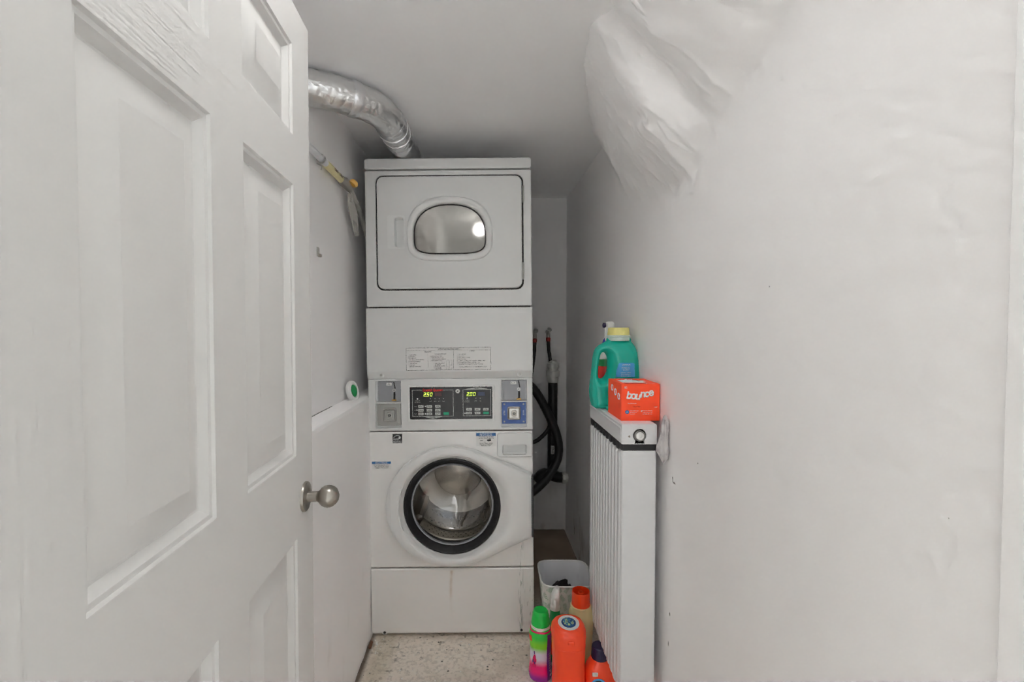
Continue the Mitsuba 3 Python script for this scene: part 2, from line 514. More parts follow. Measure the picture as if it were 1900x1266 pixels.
wr = TM(V, np.vstack([np.stack([a, c_, b], 1), np.stack([a, d_, c_], 1)]))
back = trimesh.creation.box(bounds=[[0.62, 0.3, -0.02], [0.75, 3.05, 2.11]])
struct('wall_right', cat([wr, back]), 'paint_wall', 'white painted right wall with a rough plastered lump under the ceiling', 'wall', True)
obj('upper_beam', trimesh.creation.box(bounds=[[0.262, 0.30, 2.088], [0.75, 1.12, 2.55]]), 'paint_wall', 'wall_right', False)
obj('beam_end', trimesh.creation.box(bounds=[[0.29, 0.30, 1.99], [0.60, 0.502, 2.09]]), 'paint_wall', 'wall_right', False)
struct('trim_1', cbox(0.538, 0.66, 0.24, 0.4975, 0.0, 2.5, 0.004), 'paint_wall', 'white rounded corner of the doorway at the right edge', 'trim')
# ceiling of the closet, a lowered slab whose front face shows from the hall
nx_, ny_ = 90, 120
Xg, Yg = np.meshgrid(np.linspace(-0.8, 0.75, nx_), np.linspace(1.10, 3.05, ny_), indexing='ij')
Zg = ZCEIL + 0.004 * (meshkit.fbm(np.stack([Xg * 3, Yg * 3, 0 * Xg], -1), 3, 2) - 0.5)
idx = np.arange(nx_ * ny_).reshape(nx_, ny_)
a, b, c_, d_ = idx[:-1, :-1].ravel(), idx[1:, :-1].ravel(), idx[1:, 1:].ravel(), idx[:-1, 1:].ravel()
ce = TM(np.stack([Xg, Yg, Zg], -1).reshape(-1, 3), np.vstack([np.stack([a, c_, b], 1), np.stack([a, d_, c_], 1)]))
struct('ceiling', cat([ce, trimesh.creation.box(bounds=[[-0.8, 1.10, 2.10], [0.75, 3.1, 2.55]])]), 'paint_ceiling', 'low white ceiling with a brushed paint texture above the machine', 'ceiling', 40)

# ---- the hall behind the camera, seen in the dryer window
HX0, HX1, HY0, HZ = -0.5, 1.3, -2.75, 2.5
wh = struct('wall_hall', None, None, 'pale hall walls behind the camera', 'wall')
obj('side_wall', trimesh.creation.box(bounds=[[HX0 - 0.1, HY0, 0], [HX0, 0.24, HZ]]), 'hall_paint', wh, False)
obj('jamb_wall', trimesh.creation.box(bounds=[[-0.56, 0.18, 0], [-0.372, 0.31, HZ]]), 'hall_paint', wh, False)
obj('near_wall', trimesh.creation.box(bounds=[[0.64, 0.18, 0], [HX1 + 0.1, 0.30, HZ]]), 'hall_paint', wh, False)


def wall_with_window(rect, win, fix, axis, name):
    a0, a1, z0, z1 = rect; b0, b1, w0, w1 = win
    p = Polygon([(a0, z0), (a1, z0), (a1, z1), (a0, z1)], [[(b0, w0), (b1, w0), (b1, w1), (b0, w1)]])
    m = flat(p, fix[1], fix[0])
    if axis == 'x':
        v = m.vertices; m = orient(TM(np.stack([v[:, 1], v[:, 0], v[:, 2]], 1), m.faces))
    obj(name, m, 'hall_paint', wh, False)


wall_with_window((HX0 - 0.1, HX1 + 0.1, 0, HZ), (-0.25, 1.1, 0.15, 2.2), (HY0 - 0.1, HY0), 'y', 'end_wall')
wall_with_window((HY0, 0.18, 0, HZ), (-2.35, -0.35, 0.7, 2.2), (HX1, HX1 + 0.1), 'x', 'window_wall')


def window(name, rect, fix, axis, lab):
    a0, a1, z0, z1 = rect
    k = struct(name, None, None, lab, 'window')
    fr = sbox(a0, z0, a1, z1).difference(union_all([sbox(a0 + 0.05, z0 + 0.05, (a0 + a1) / 2 - 0.025, z1 - 0.05), sbox((a0 + a1) / 2 + 0.025, z0 + 0.05, a1 - 0.05, z1 - 0.05)]))
    m = flat(fr, fix + 0.03, fix - 0.03)
    pn = TM([(a0, fix, z0), (a1, fix, z0), (a1, fix, z1), (a0, fix, z1)], [[0, 1, 2], [0, 2, 3]])
    for part, mm, bs in (('window_frame', m, 'frame_white'), ('pane', pn, 'clear_glass')):
        if axis == 'x':
            v = mm.vertices; mm = TM(np.stack([v[:, 1], v[:, 0], v[:, 2]], 1), mm.faces)
        obj(part, mm, bs, k, False)


window('window_1', (-0.25, 1.1, 0.15, 2.2), HY0 - 0.05, 'y', 'tall glazed opening at the end of the hall')
window('window_2', (-2.35, -0.35, 0.7, 2.2), HX1 + 0.05, 'x', 'wide window in the side of the hall')
struct('ceiling_hall', trimesh.creation.box(bounds=[[HX0 - 0.1, HY0 - 0.1, HZ], [HX1 + 0.1, 1.10, HZ + 0.08]]), 'hall_paint', 'pale hall ceiling behind the camera', 'ceiling', False)
struct('baseboard_hall', cbox(HX0, HX0 + 0.012, HY0, 0.17, 0, 0.1, 0.003), 'frame_white', 'white baseboard of the hall', 'baseboard')
for i, (y0, y1) in enumerate(((-0.76, -0.02), (-2.35, -1.45))):
    k = struct('door_%d' % (i + 2), cbox(HX0, HX0 + 0.012, y0 + 0.06, y1 - 0.06, 0.01, 2.02, 0.002), 'hall_door', 'pale closed door in the hall behind the camera, %s' % ('nearer' if i == 0 else 'farther'), 'door', False)
    fr = sbox(y0, 0, y1, 2.08).difference(sbox(y0 + 0.06, -1, y1 - 0.06, 2.02))
    m = flat(fr, 0.02, 0.0); v = m.vertices
    obj('door_casing', TM(np.stack([HX0 + v[:, 1], v[:, 0], v[:, 2]], 1), m.faces), 'hall_trim', k, False)

# hall lamps
t = thing('pendant_lamp', 'small glowing globe lamp on the hall ceiling, mirrored in the dryer window', 'lamp')
obj('globe', trimesh.creation.icosphere(3, 0.055).apply_translation([-0.06, -1.37, 2.365]), 'white_pl', t, True,
    emitter={'type': 'area', 'radiance': rgb([v * 2.4 for v in LAMP_RGB])})
obj('ceiling_plate', place(lathe([(0.05, 0), (0.05, 0.03), (0.03, 0.07), (0.03, 0.09)], 24), [-0.06, -1.37, 2.5], (0, 0, -1)), 'white_pl', t)
t = thing('ceiling_lamp', 'round flush ceiling lamp above the open door', 'lamp')
dsk = lathe([(0.20, 0.0), (0.20, 0.03), (0.17, 0.055), (0.10, 0.068), (0.0005, 0.072)], 48)
obj('diffuser', place(dsk, [-0.05, 0.74, 2.485], (0, 0, -1)), 'white_pl', t, True, emitter={'type': 'area', 'radiance': rgb(LAMP_RGB)})
obj('base', place(lathe([(0.215, 0), (0.215, 0.02), (0.205, 0.025)], 48), [-0.05, 0.74, 2.4995], (0, 0, -1)), 'white_pl', t)

# ================================================================== OPEN DOOR (six moulded panels)
DE = np.array([-0.404, 1.1125]); DD = np.array([-0.0483, 1.0]) / math.hypot(0.0483, 1.0)   # near-free edge, direction away from the camera
DN = np.array([DD[1], -DD[0]])                                                                 # face normal, into the room


def dw(t, e, z):
    """door coordinates: t back from the free edge, e out of the face, z up"""
    t, e, z = np.broadcast_arrays(np.asarray(t, float), np.asarray(e, float), np.asarray(z, float))
    xy = DE + (-t)[..., None] * DD + e[..., None] * DN
    return np.concatenate([xy, z[..., None]], -1)


DW, DT, DZ0, DZ1 = 0.785, 0.036, 0.012, 1.966
cols = ((0.106, 0.336), (0.436, 0.674)); rows_ = ((0.215, 0.842), (1.018, 1.588), (1.690, 1.877))
openings = [(c0, c1, r0, r1) for r0, r1 in rows_ for c0, c1 in cols]
d1 = struct('door_1', None, None, 'open white six-panel door filling the left of the picture', 'door')
P = Polygon(rr(0, DW, DZ0, DZ1, 0.002, 2), [[(c0, r0), (c1, r0), (c1, r1), (c0, r1)] for c0, c1, r0, r1 in openings])
m = trimesh.creation.extrude_polygon(P, DT, engine='earcut'); v = m.vertices
obj('leaf', orient(TM(dw(v[:, 0], v[:, 2] - DT, v[:, 1]), m.faces)), 'paint_stile', d1, False)
PP = [(0, 0), (0.003, -0.0042), (0.009, -0.0050), (0.013, -0.0095), (0.019, -0.0150), (0.022, -0.0155), (0.024, -0.0150), (0.060, -0.0030), (0.062, -0.0024)]
for c0, c1, r0, r1 in openings:
    rings = []
    for ins, e in PP:
        q = np.array([(c0 + ins, r0 + ins), (c1 - ins, r0 + ins), (c1 - ins, r1 - ins), (c0 + ins, r1 - ins)])
        rings.append(dw(q[:, 0], np.full(4, e), q[:, 1]))
    fr = rings[0] - 0
    q = np.array([(c0, r0), (c1, r0), (c1, r1), (c0, r1)])
    rings = [dw(q[:, 0], np.full(4, -0.03), q[:, 1])] + rings
    obj('panel', loft(rings, True, True), 'paint_door', d1, 20)
kb = struct_k = obj('knob', place(lathe([(0.011, 0.026), (0.012, 0.030)] + [(0.0245 * math.sin(a), 0.052 - 0.0235 * math.cos(a)) for a in np.linspace(0.55, 3.10, 16)], 40), dw(0.055, 0, 0.914), (DN[0], DN[1], 0)), 'nickel', d1, True, label='brushed nickel round knob')
obj('neck', place(lathe([(0.0125, 0.005), (0.0115, 0.012), (0.0115, 0.032)], 32), dw(0.055, 0, 0.914), (DN[0], DN[1], 0)), 'nickel', kb, 40)
obj('rosette', place(lathe([(0.033, -0.001), (0.033, 0.003), (0.031, 0.006), (0.024, 0.0075), (0.012, 0.008)], 40), dw(0.055, 0, 0.914), (DN[0], DN[1], 0)), 'nickel', kb, 40)

# ================================================================== STACKED WASHER AND DRYER
MD = 1.96; MX, MZ, MA = -0.1335, 0.006, 0.0094
ca, sa = math.cos(MA), math.sin(MA)


def F(px, py, prou=0.0):
    """a point of the front elevation (u to the right, w up, metres)"""
    q = oy(px, py, MD - prou); x, z = q[0] - MX, q[2] - MZ
    return np.array([ca * x + sa * z, -sa * x + ca * z])


def W(m):
    v = m.vertices; x, z = v[:, 0], v[:, 2]
    return TM(np.stack([MX + ca * x - sa * z, MD + v[:, 1], MZ + sa * x + ca * z], 1), m.faces)


def R_(x0, y0, x1, y1, pr=0.0):
    """(u0, u1, w0, w1) of a rectangle of the elevation"""
    a, b = F((x0 + 0.0), (y0 + y1) / 2, pr), F(x1, (y0 + y1) / 2, pr)
    c, d = F((x0 + x1) / 2, y1, pr), F((x0 + x1) / 2, y0, pr)
    return a[0], b[0], c[1], d[1]


def part(name, mesh, m, parent, smooth=35, **k):
    return obj(name, W(mesh), m, parent, smooth, **k)


ma = thing('stacked_washer_dryer', 'tall white coin-operated stacked washer and dryer against the back wall', 'washer dryer')
K = 0.0022
u0, u1 = -0.338, 0.338
# cabinet (dark seams between the panels show its front)
WC = F(839, 938.5); RG = 91.0 * K
shell = sbox(u0 + 0.003, 0.02, u1 - 0.003, 1.968).difference(sbox(u0 + 0.012, 0.03, u1 - 0.012, 1.958))
cab = part('cabinet', cat([flat(shell, 0.70, 0.030), flat(sbox(u0 + 0.004, 0.02, u1 - 0.004, 1.967), 0.705, 0.695), flat(sbox(u0 + 0.01, 0.96, u1 - 0.01, 0.97), 0.69, 0.04)]), 'enamel', ma)
circ = [(WC[0] + RG * 1.0 * math.cos(a), WC[1] + RG * 1.0 * math.sin(a)) for a in np.linspace(0, 2 * np.pi, 72, False)]
part('seam_backing', flat(Polygon([(u0 + 0.004, 0.012), (u1 - 0.004, 0.012), (u1 - 0.004, 1.965), (u0 + 0.004, 1.965)], [circ]), 0.031, 0.0285), 'gap_dark', cab, False)
for sx in (-1, 1):
    for yq in (0.05, 0.64):
        part('foot', place(lathe([(0.018, 0), (0.018, 0.012), (0.008, 0.014), (0.008, 0.03)], 16), [sx * 0.28, yq, -0.006]), 'black_plastic', ma)
# dryer top rail
r = R_(679.5, 293, 988, 313); part('dryer_top_rail', slab(rr(u0, u1, r[2], r[3], 0.010), 0.03, -0.001, 0.005), 'enamel', ma)
part('dryer_top', cbox(u0, u1, 0.02, 0.70, r[3] - 0.02, r[3], 0.006), 'enamel', ma)
# dryer front panel with the door opening
r = R_(680, 315.5, 989, 568.5)
od = R_(697.5, 324.5, 971.5, 538.5)
part('dryer_front', slab_holes(rr(u0 + 0.001, u1, r[2], r[3], 0.006), [rr(*od, 0.030)], 0.02, 0.0, 0.004), 'enamel', ma)
# dryer door
dr_r = R_(700, 327, 968.5, 535.8)
DC = F(834.5, 437)


def dshape(a, bt, bb, nt, nb, N=72, c=DC):
    t = np.arange(N) * 2 * math.pi / N
    P = []
    for q in t:
        n, b = (nt, bt) if math.sin(q) >= 0 else (nb, bb)
        # blend of the exponents at the sides keeps the outline smooth
        x = a * np.sign(math.cos(q)) * abs(math.cos(q)) ** (2 / n)
        z = b * np.sign(math.sin(q)) * abs(math.sin(q)) ** (2 / n)
        P.append((c[0] + x, c[1] + z))
    return np.array(P)


din = dshape(66.5 * K, 57 * K, 34 * K, 2.35, 4.2)
dout = dshape(79 * K, 71 * K, 48 * K, 2.5, 3.6)
hp = R_(732.5, 404.5, 749.5, 459)
hole_h = rr(*hp, 0.010)
dd = part('dryer_door', slab_holes(rr(*dr_r, 0.028), [inset(dout, 0.01), hole_h], 0.012, -0.006, 0.005), 'enamel', ma)
rings = []
N_ = len(din)
for s, yq in ((1.0, -0.005), (0.985, -0.010), (0.93, -0.0135), (0.75, -0.0155), (0.45, -0.0150), (0.2, -0.0125), (0.06, -0.008), (0.0, 0.004)):
    rings.append(lift(din + (dout - din) * s, yq))
part('window_ring', loft(rings, False, False), 'plastic_white', dd, 50)
part('window_glass', flat(Polygon(dshape(68 * K, 58.5 * K, 35.5 * K, 2.35, 4.2)), 0.003, 0.0015), 'mirror_glass', dd, False)
part('window_seal', loft([lift(din, -0.002), lift(inset(din, 0.004), 0.0012)], False, False), 'black_plastic', dd, 50)
hb = R_(719.5, 400.5, 752, 462.5)
hpl = flat(Polygon(rr(*hb, 0.008), [hole_h]), -0.006, -0.0075)
part('handle', cat([hpl, loft([lift(hole_h, -0.0075), lift(hole_h, 0.018), lift(inset(hole_h, 0.004), 0.024)], False, True)]), 'plastic_white', dd, 40)
for y0, y1 in ((345, 376), (487, 519)):
    q = R_(969.2, y0, 972.2, y1)
    part('hinge', place(lathe([(0.0032, 0), (0.0038, 0.002), (0.0038, q[3] - q[2] - 0.002), (0.0032, q[3] - q[2])], 12), [(q[0] + q[1]) / 2, -0.002, q[2]]), 'zinc', dd)
# middle panel with its rolled lower lip
r = R_(681, 571, 990.5, 703)
lip = F(836, 690)[1]
Pq = [(0.03, r[3]), (-0.006, r[3]), (-0.010, r[3] - 0.004), (-0.010, lip + 0.006), (-0.009, lip), (0.002, r[2] + 0.004), (0.006, r[2]), (0.03, r[2])]
Pq = np.array(Pq)
rings = []
for uu, s in ((u0 - 0.0005, 0.004), (u0 + 0.003, 0.0), (u1 - 0.002, 0.0), (u1 + 0.0015, 0.004)):
    q = Pq.copy(); q[1:-1, 0] += s
    rings.append(np.stack([np.full(len(q), uu), q[:, 0], q[:, 1]], 1))
mid = part('service_panel', loft(rings, True, True), 'enamel', ma, 30)
for px, py in ((708, 696), (964, 694.5)):
    c = F(px, py)
    part('screw_boss', place(lathe([(0.013, 0), (0.0115, 0.004), (0.009, 0.005)], 24), [c[0], -0.0005, c[1]], (0, -1, 0)), 'enamel', mid)
    part('screw', place(lathe([(0.0055, 0.004), (0.0052, 0.0062), (0.002, 0.0066), (0.0018, 0.0058)], 16), [c[0], -0.001, c[1]], (0, -1, 0)), 'zinc', mid)
# instruction label
r = R_(754.5, 645, 911, 686.5)
lb = part('instruction_label', flat(sbox(r[0], r[2], r[1], r[3]), -0.0098, -0.0106), 'label_white', mid, False, label='white operating instruction label with small black print')
YL = -0.0106


def LX(X): return r[0] + (X - 145) / (1712 - 145) * (r[1] - r[0])


def LY(Y): return r[3] - (Y - 142) / (558 - 142) * (r[3] - r[2])


t_ = 0.0011
bars = [(LX(145), LX(1712), LY(142) - t_, LY(142)), (LX(145), LX(1712), LY(558), LY(558) + t_), (LX(145), LX(145) + t_, LY(558), LY(142)), (LX(1712) - t_, LX(1712), LY(558), LY(142)),
        (LX(1020) - t_ / 2, LX(1020) + t_ / 2, LY(558), LY(190)), (LX(145), LX(1712), LY(190), LY(190) + 0.0007), (LX(545), LX(545) + 0.0006, LY(500), LY(255)),
        (LX(885), LX(990), LY(375), LY(375) + 0.0006), (LX(885), LX(990), LY(540), LY(540) + 0.0006), (LX(885), LX(885) + 0.0006, LY(540), LY(375)), (LX(935), LX(935) + 0.0006, LY(540), LY(375)),
        (LX(990), LX(990) + 0.0006, LY(540), LY(375)), (LX(935), LX(990), LY(465), LY(465) + 0.0006), (LX(885), LX(935), LY(495), LY(495) + 0.0006)]
part('label_lines', cat([flat(sbox(a, c, b, d), YL, YL - 0.0004) for a, b, c, d in bars]), 'text_black', lb, False)
TX = [('OPERATING INSTRUCTIONS', 930, 168, 390, 22, 'c', True), ('WASHER', 545, 219, 125, 20, 'c', True), ('WASHER DETERGENT', 780, 260, 215, 18, 'c', True), ('DRYER', 1368, 207, 95, 20, 'c', True)]
for s, X, Y, w_ in (('1  Load clothing', 180, 268, 150), ('2  Close door', 180, 299, 125), ('3  Add detergent', 180, 331, 148), ('    See detergent instructions', 205, 361, 268), ('4  Select cycle settings', 180, 393, 225), ('5  Insert payment', 180, 426, 160), ('6  Press start', 180, 457, 125), ('    Door will lock for safety', 205, 487, 212),
                    ('1  Open dispenser drawer', 590, 297, 220), ('2  Load detergent in slot', 590, 325, 245), ('    Close dispenser drawer', 610, 352, 262), ('3  Pour softener in cup', 590, 383, 220), ('1  Detergent powder', 650, 430, 205), ('    or liquid', 672, 455, 105), ('2  Bleach and softener', 650, 480, 212), ('3  Pre wash', 650, 505, 140), ('4  Liquid softener', 650, 530, 150),
                    ('1  Load clothing', 1082, 265, 160), ('2  Close door', 1082, 296, 135), ('3  Select fabric setting', 1082, 326, 238), ('4  Insert payment', 1082, 358, 175), ('5  To start dryer press start and hold until dryer starts', 1082, 388, 525), ('6  To stop dryer during cycle open door', 1082, 420, 425), ('7  To restart dryer close door and press start', 1082, 450, 478), ('CLEAN LINT FILTER AFTER EVERY LOAD', 1130, 500, 495)):
    TX.append((s, X, Y, w_, 16, 'l', False))
tm = []
SX = (r[1] - r[0]) / 1567
for s, X, Y, w_, h_, al, bo in TX:
    tm.append(txt(s.strip(), h_ * SX * 1.02, LX(X), LY(Y), YL, al, w_ * SX, 0.0004, True))
part('lettering', cat(tm), 'text_black', lb, False)
# control panel
r = R_(685.5, 704, 991, 799)
CPu0, CPu1 = u0 + 0.002, u1
cf = R_(760.5, 718, 913.5, 778)
fr = R_(756.5, 714.5, 917.5, 782)
cl, cr = R_(696.5, 706.5, 744.5, 795), R_(929, 704.5, 978, 793)
cpn = part('control_panel', slab_holes(rr(CPu0, CPu1, r[2], r[3] + 0.002, 0.004), [rr(*cl, 0.004), rr(*cr, 0.004), rr(*cf, 0.003)], 0.012, -0.001, 0.003), 'enamel', ma)
o, i_ = rr(*fr, 0.006), rr(*cf, 0.003)
part('panel_bezel', loft([lift(o, -0.001), lift(inset(o, 0.001), -0.0035), lift(i_, -0.0035), lift(i_, 0.006)], False, False), 'plastic_white', cpn, 30)
fc = part('control_face', flat(sbox(cf[0], cf[2], cf[1], cf[3]), 0.008, 0.002), 'panel_black', cpn, False, label='black control face with green figures')
YF = 0.002


def CXx(X): return cf[0] + (X - 157) / (1312 - 157) * (cf[1] - cf[0])


def CYy(Y): return cf[3] - (Y - 214) / (672 - 214) * (cf[3] - cf[2])


def crect(x0, y0, x1, y1): return sbox(CXx(x0), CYy(y1), CXx(x1), CYy(y0))


def ring_rect(x0, y0, x1, y1, w_): return crect(x0, y0, x1, y1).difference(crect(x0 + w_, y0 + w_, x1 - w_, y1 - w_))


CS = (cf[1] - cf[0]) / 1155
lines = [ring_rect(190, 255, 768, 634, 7).difference(crect(330, 235, 622, 285)), Polygon([(CXx(315), CYy(630)), (CXx(640), CYy(630)), (CXx(475), CYy(668))])]
lines += [ring_rect(898, 252, 1293, 632, 7), Polygon([(CXx(900), CYy(254)), (CXx(1290), CYy(254)), (CXx(1092), CYy(222))])]
part('outline', cat([flat(p_, YF, YF - 0.0005) for p_ in lines]), 'label_grey', fc, False)
part('brand_lettering', txt('Speed Queen', 36 * CS, CXx(476), CYy(258), YF, 'c', 282 * CS, 0.0008, True), 'text_red', fc, False)
part('section_lettering', cat([txt('DRYER', 16 * CS, CXx(1090), CYy(240), YF - 0.0005, 'c', 62 * CS, 0.0004, True), txt('WASHER', 16 * CS, CXx(472), CYy(645), YF - 0.0005, 'c', 80 * CS, 0.0004, True)]), 'text_black', fc, False)
scene['led_green'] = {'type': 'twosided', 'bsdf': {'type': 'diffuse', 'reflectance': rgb([0.1, 0.1, 0.02])}}
SEG = {'0': 'abcdef', '2': 'abged', '5': 'afgcd'}


def digit(ch, x, y, w_, h_, t):
    sk = 0.10
    L = []
    hh = h_ / 2
    box_ = {'a': (0, h_ - t, w_, h_), 'g': (0, hh - t / 2, w_, hh + t / 2), 'd': (0, 0, w_, t), 'b': (w_ - t, hh, w_, h_), 'c': (w_ - t, 0, w_, hh), 'f': (0, hh, t, h_), 'e': (0, 0, t, hh)}
    for s in SEG[ch]:
        a, b, c, d = box_[s]
        P = [(x + q + sk * z, y + z) for q, z in ((a + 0.0002, b + 0.0002), (c - 0.0002, b + 0.0002), (c - 0.0002, d - 0.0002), (a + 0.0002, d - 0.0002))]
        L.append(flat(Polygon(P), YF - 0.0006, YF - 0.0010))
    return L


for nm, x0, s, dim in (('washer', 348, '250', 'dim_red'), ('dryer', 952, '200', 'dim_blue')):
    dx = x0 + 158
    sc = part('display', flat(crect(x0 - 16, 286, x0 + 262, 354), YF, YF - 0.0006), 'black_plastic', fc, False)
    L = []
    for j, ch in enumerate(s):
        L += digit(ch, CXx(x0 + 45 * j), CYy(348), 32 * CS, 54 * CS, 8.5 * CS)
    L.append(flat(crect(x0 + 37, 340, x0 + 45, 348), YF - 0.0006, YF - 0.0010))
    part('digits', cat(L), 'led_green', sc, False, emitter={'type': 'area', 'radiance': rgb([0.55, 0.95, 0.08])}, label='glowing green price figures')
    part('dark_digits', flat(crect(dx, 292, dx + 98, 346), YF - 0.0006, YF - 0.0010), dim, sc, False)
inds = [(263, 383), (960, 378)]
part('indicator_lights', cat([flat(Point(CXx(X), CYy(Y)).buffer(10 * CS, 6), YF, YF - 0.0008) for X, Y in inds + [(372, 490), (255, 543), (372, 595), (928, 590)]]), 'text_white', fc, False)
ic = []
for X, Y, ls in ((445, 380, 'wash'), (510, 380, 'rinse'), (568, 380, 'spin'), (628, 380, 'done'), (1082, 380, 'dry'), (1143, 380, 'cool')):
    ic.append(flat(Point(CXx(X), CYy(Y)).buffer(6 * CS, 4), YF, YF - 0.0004)); ic.append(txt(ls.upper(), 15 * CS, CXx(X), CYy(Y + 38), YF, 'c', 34 * CS, 0.0003))
for X, Y in ((263, 430), (962, 428)):
    ic.append(txt('INSERT', 13 * CS, CXx(X), CYy(Y - 18), YF, 'c', 66 * CS, 0.0003)); ic.append(txt('PAYMENT', 13 * CS, CXx(X), CYy(Y + 3), YF, 'c', 78 * CS, 0.0003))
for Y, ls in ((490, 'HOT'), (543, 'WARM'), (595, 'COLD')):
    ic.append(txt(ls, 12 * CS, CXx(232), CYy(Y), YF, 'c', 34 * CS, 0.0003))
part('small_lettering', cat(ic), 'label_grey', fc, False)
KEYS = [(272, 348, y0, y1, s) for (y0, y1), s in zip(((472, 508), (525, 563), (577, 613)), ('NORMAL', 'PERM', 'DELIC'))]
KEYS += [(390, 468, y0, y1, s) for (y0, y1), s in zip(((472, 508), (525, 563), (577, 613)), ('HOT', 'WARM', 'COLD'))]
KEYS += [(508, 585, y0, y1, s) for (y0, y1), s in zip(((472, 508), (525, 563), (577, 613)), ('LIGHT', 'MED', 'HEAVY'))]
KEYS += [(945, 1025, 518, 555, 'HIGH'), (1063, 1143, 518, 555, 'MED'), (1182, 1260, 518, 555, 'LOW'), (945, 1025, 572, 606, 'DELIC'), (1063, 1143, 572, 606, 'NO HEAT')]
GREEN = [(625, 702, 572, 613, ''), (1182, 1263, 572, 606, '')]
for x0, x1, y0, y1, s in KEYS + GREEN:
    P = rr(CXx(x0), CXx(x1), CYy(y1), CYy(y0), 0.0010, 3)
    kk = part('button', slab(P, YF, YF - 0.0016, 0.0006, 2), 'key_grey' if s else 'key_green', fc, 30)
    if s: part('lettering', txt(s, 15 * CS, CXx((x0 + x1) / 2), CYy((y0 + y1) / 2), YF - 0.0016, 'c', 46 * CS, 0.0003, True), 'text_black', kk, False)
c = (CXx(828), CYy(277))
kl = part('key_lock', place(lathe([(0.0090, 0), (0.0088, 0.002), (0.0075, 0.003), (0.0045, 0.003), (0.004, 0.0015)], 24), [c[0], YF, c[1]], (0, -1, 0)), 'white_pl', fc, label='white round lock')
part('keyhole', place(lathe([(0.003, 0.001), (0.003, 0.0025), (0.001, 0.003)], 12), [c[0], YF, c[1]], (0, -1, 0)), 'black_plastic', kl)


# coin slots
def coin_box(rc, plate, low, low_mat, side):
    k = part('coin_box', cat([loft([lift(rr(*rc, 0.004), -0.001), lift(rr(*rc, 0.004), 0.014)], False, True),
                              flat(Polygon(rr(rc[0] - 0.003, rc[1] + 0.003, rc[2] - 0.003, rc[3] + 0.003, 0.006), [rr(rc[0], rc[1], rc[2], rc[3], 0.004)]), -0.001, -0.003)]), 'plastic_white', ma, 30,
             label='%s coin box with slot and square lock' % side)
    pl = part('slot_plate', flat(sbox(plate[0], plate[2], plate[1], plate[3]), 0.013, 0.006), 'grey_metal', k, False)
    W_, H_ = plate[1] - plate[0], plate[3] - plate[2]

    def U(a): return plate[0] + a * W_

    def V_(b): return plate[2] + b * H_
    tag = rr(U(0.36), U(0.60), V_(0.80), V_(0.93), 0.0022, 3)
    part('slot_tag', cat([slab(tag, 0.006, 0.0045, 0.0004, 2)]), 'white_pl', k)
    part('slot_lettering', txt('INSERT', 0.0032, U(0.48), V_(0.865), 0.0045, 'c', W_ * 0.17, 0.0003, True), 'text_black', k, False)
    sl = Polygon([(U(0.67), V_(0.98)), (U(0.71), V_(0.98)), (U(0.77), V_(0.64)), (U(0.73), V_(0.62))])
    st = sbox(U(0.675), V_(0.10), U(0.75), V_(0.46))
    part('coin_slot', cat([flat(sl, 0.006, 0.0052), flat(st, 0.006, 0.0045)]), 'hole_dark', k, False)
    rg = place(lathe([(0.0065, 0), (0.0065, 0.003), (0.0042, 0.003), (0.0042, 0.0)], 20, False, False), [U(0.70), 0.006, V_(0.55)], (0, -1, 0))
    part('return_button', rg, 'chrome', k, 40)
    part('slot_lug', cbox(U(0.60), U(0.80), -0.001, 0.006, V_(0.02), V_(0.09), 0.001), 'brass', k)
    div = cbox(rc[0], rc[1], -0.003, 0.012, low[3] + 0.001, low[3] + 0.0055, 0.001)
    part('divider', div, 'white_pl', k)
    lp = part('vault_plate', slab(rr(low[0], low[1], low[2], low[3], 0.003), 0.013, 0.004, 0.001), low_mat, k)
    for a in (0.10, 0.90):
        for b in (0.10, 0.90):
            part('rivet', place(lathe([(0.0042, 0), (0.0036, 0.002), (0.001, 0.0027)], 12), [low[0] + a * (low[1] - low[0]), 0.004, low[2] + b * (low[3] - low[2])], (0, -1, 0)), 'zinc', lp)
    cx_, cz_ = (low[0] + low[1]) / 2 + (0.004 if side == 'left' else 0.0), (low[2] + low[3]) / 2
    s_ = 0.028
    o_ = rr(cx_ - s_, cx_ + s_, cz_ - s_, cz_ + s_, 0.009)
    lk = part('lock_housing', loft([lift(o_, 0.004), lift(inset(o_, 0.001), -0.004), lift(inset(o_, 0.004), -0.006), lift(inset(o_, 0.007), -0.004), lift(inset(o_, 0.009), -0.002)], False, True), 'chrome' if side == 'right' else 'zinc', k, 40)
    part('lock_cylinder', slab(rr(cx_ - 0.011, cx_ + 0.011, cz_ - 0.0135, cz_ + 0.0125, 0.0075), 0.0, -0.0075, 0.002), 'nickel' if side == 'right' else 'zinc', lk)
    part('keyway', place(lathe([(0.0058, 0), (0.0055, 0.001), (0.003, 0.001), (0.003, -0.001)], 16), [cx_, -0.0075, cz_ - 0.001], (0, -1, 0)), 'black_plastic', lk)
    part('keyhole', flat(sbox(cx_ - 0.0009, cz_ - 0.004, cx_ + 0.0009, cz_ + 0.003), -0.0084, -0.0088), 'zinc', lk, False)
    if side == 'right':
        part('plate_lettering', cat([txt('OPEN', 0.006, low[0] + 0.0095, cz_, 0.004, 'c', 0.020, 0.0004, True, rot=math.pi / 2), txt('LOCK', 0.006, low[1] - 0.0095, cz_, 0.004, 'c', 0.020, 0.0004, True, rot=-math.pi / 2)]), 'text_white', lp, False)


coin_box(cl, R_(701, 708.5, 743.5, 745), R_(699.5, 749.5, 743.5, 791), 'zinc', 'left')
coin_box(cr, R_(931.5, 706, 976, 743), R_(931.5, 746.5, 976, 787), 'blue_plate', 'right')
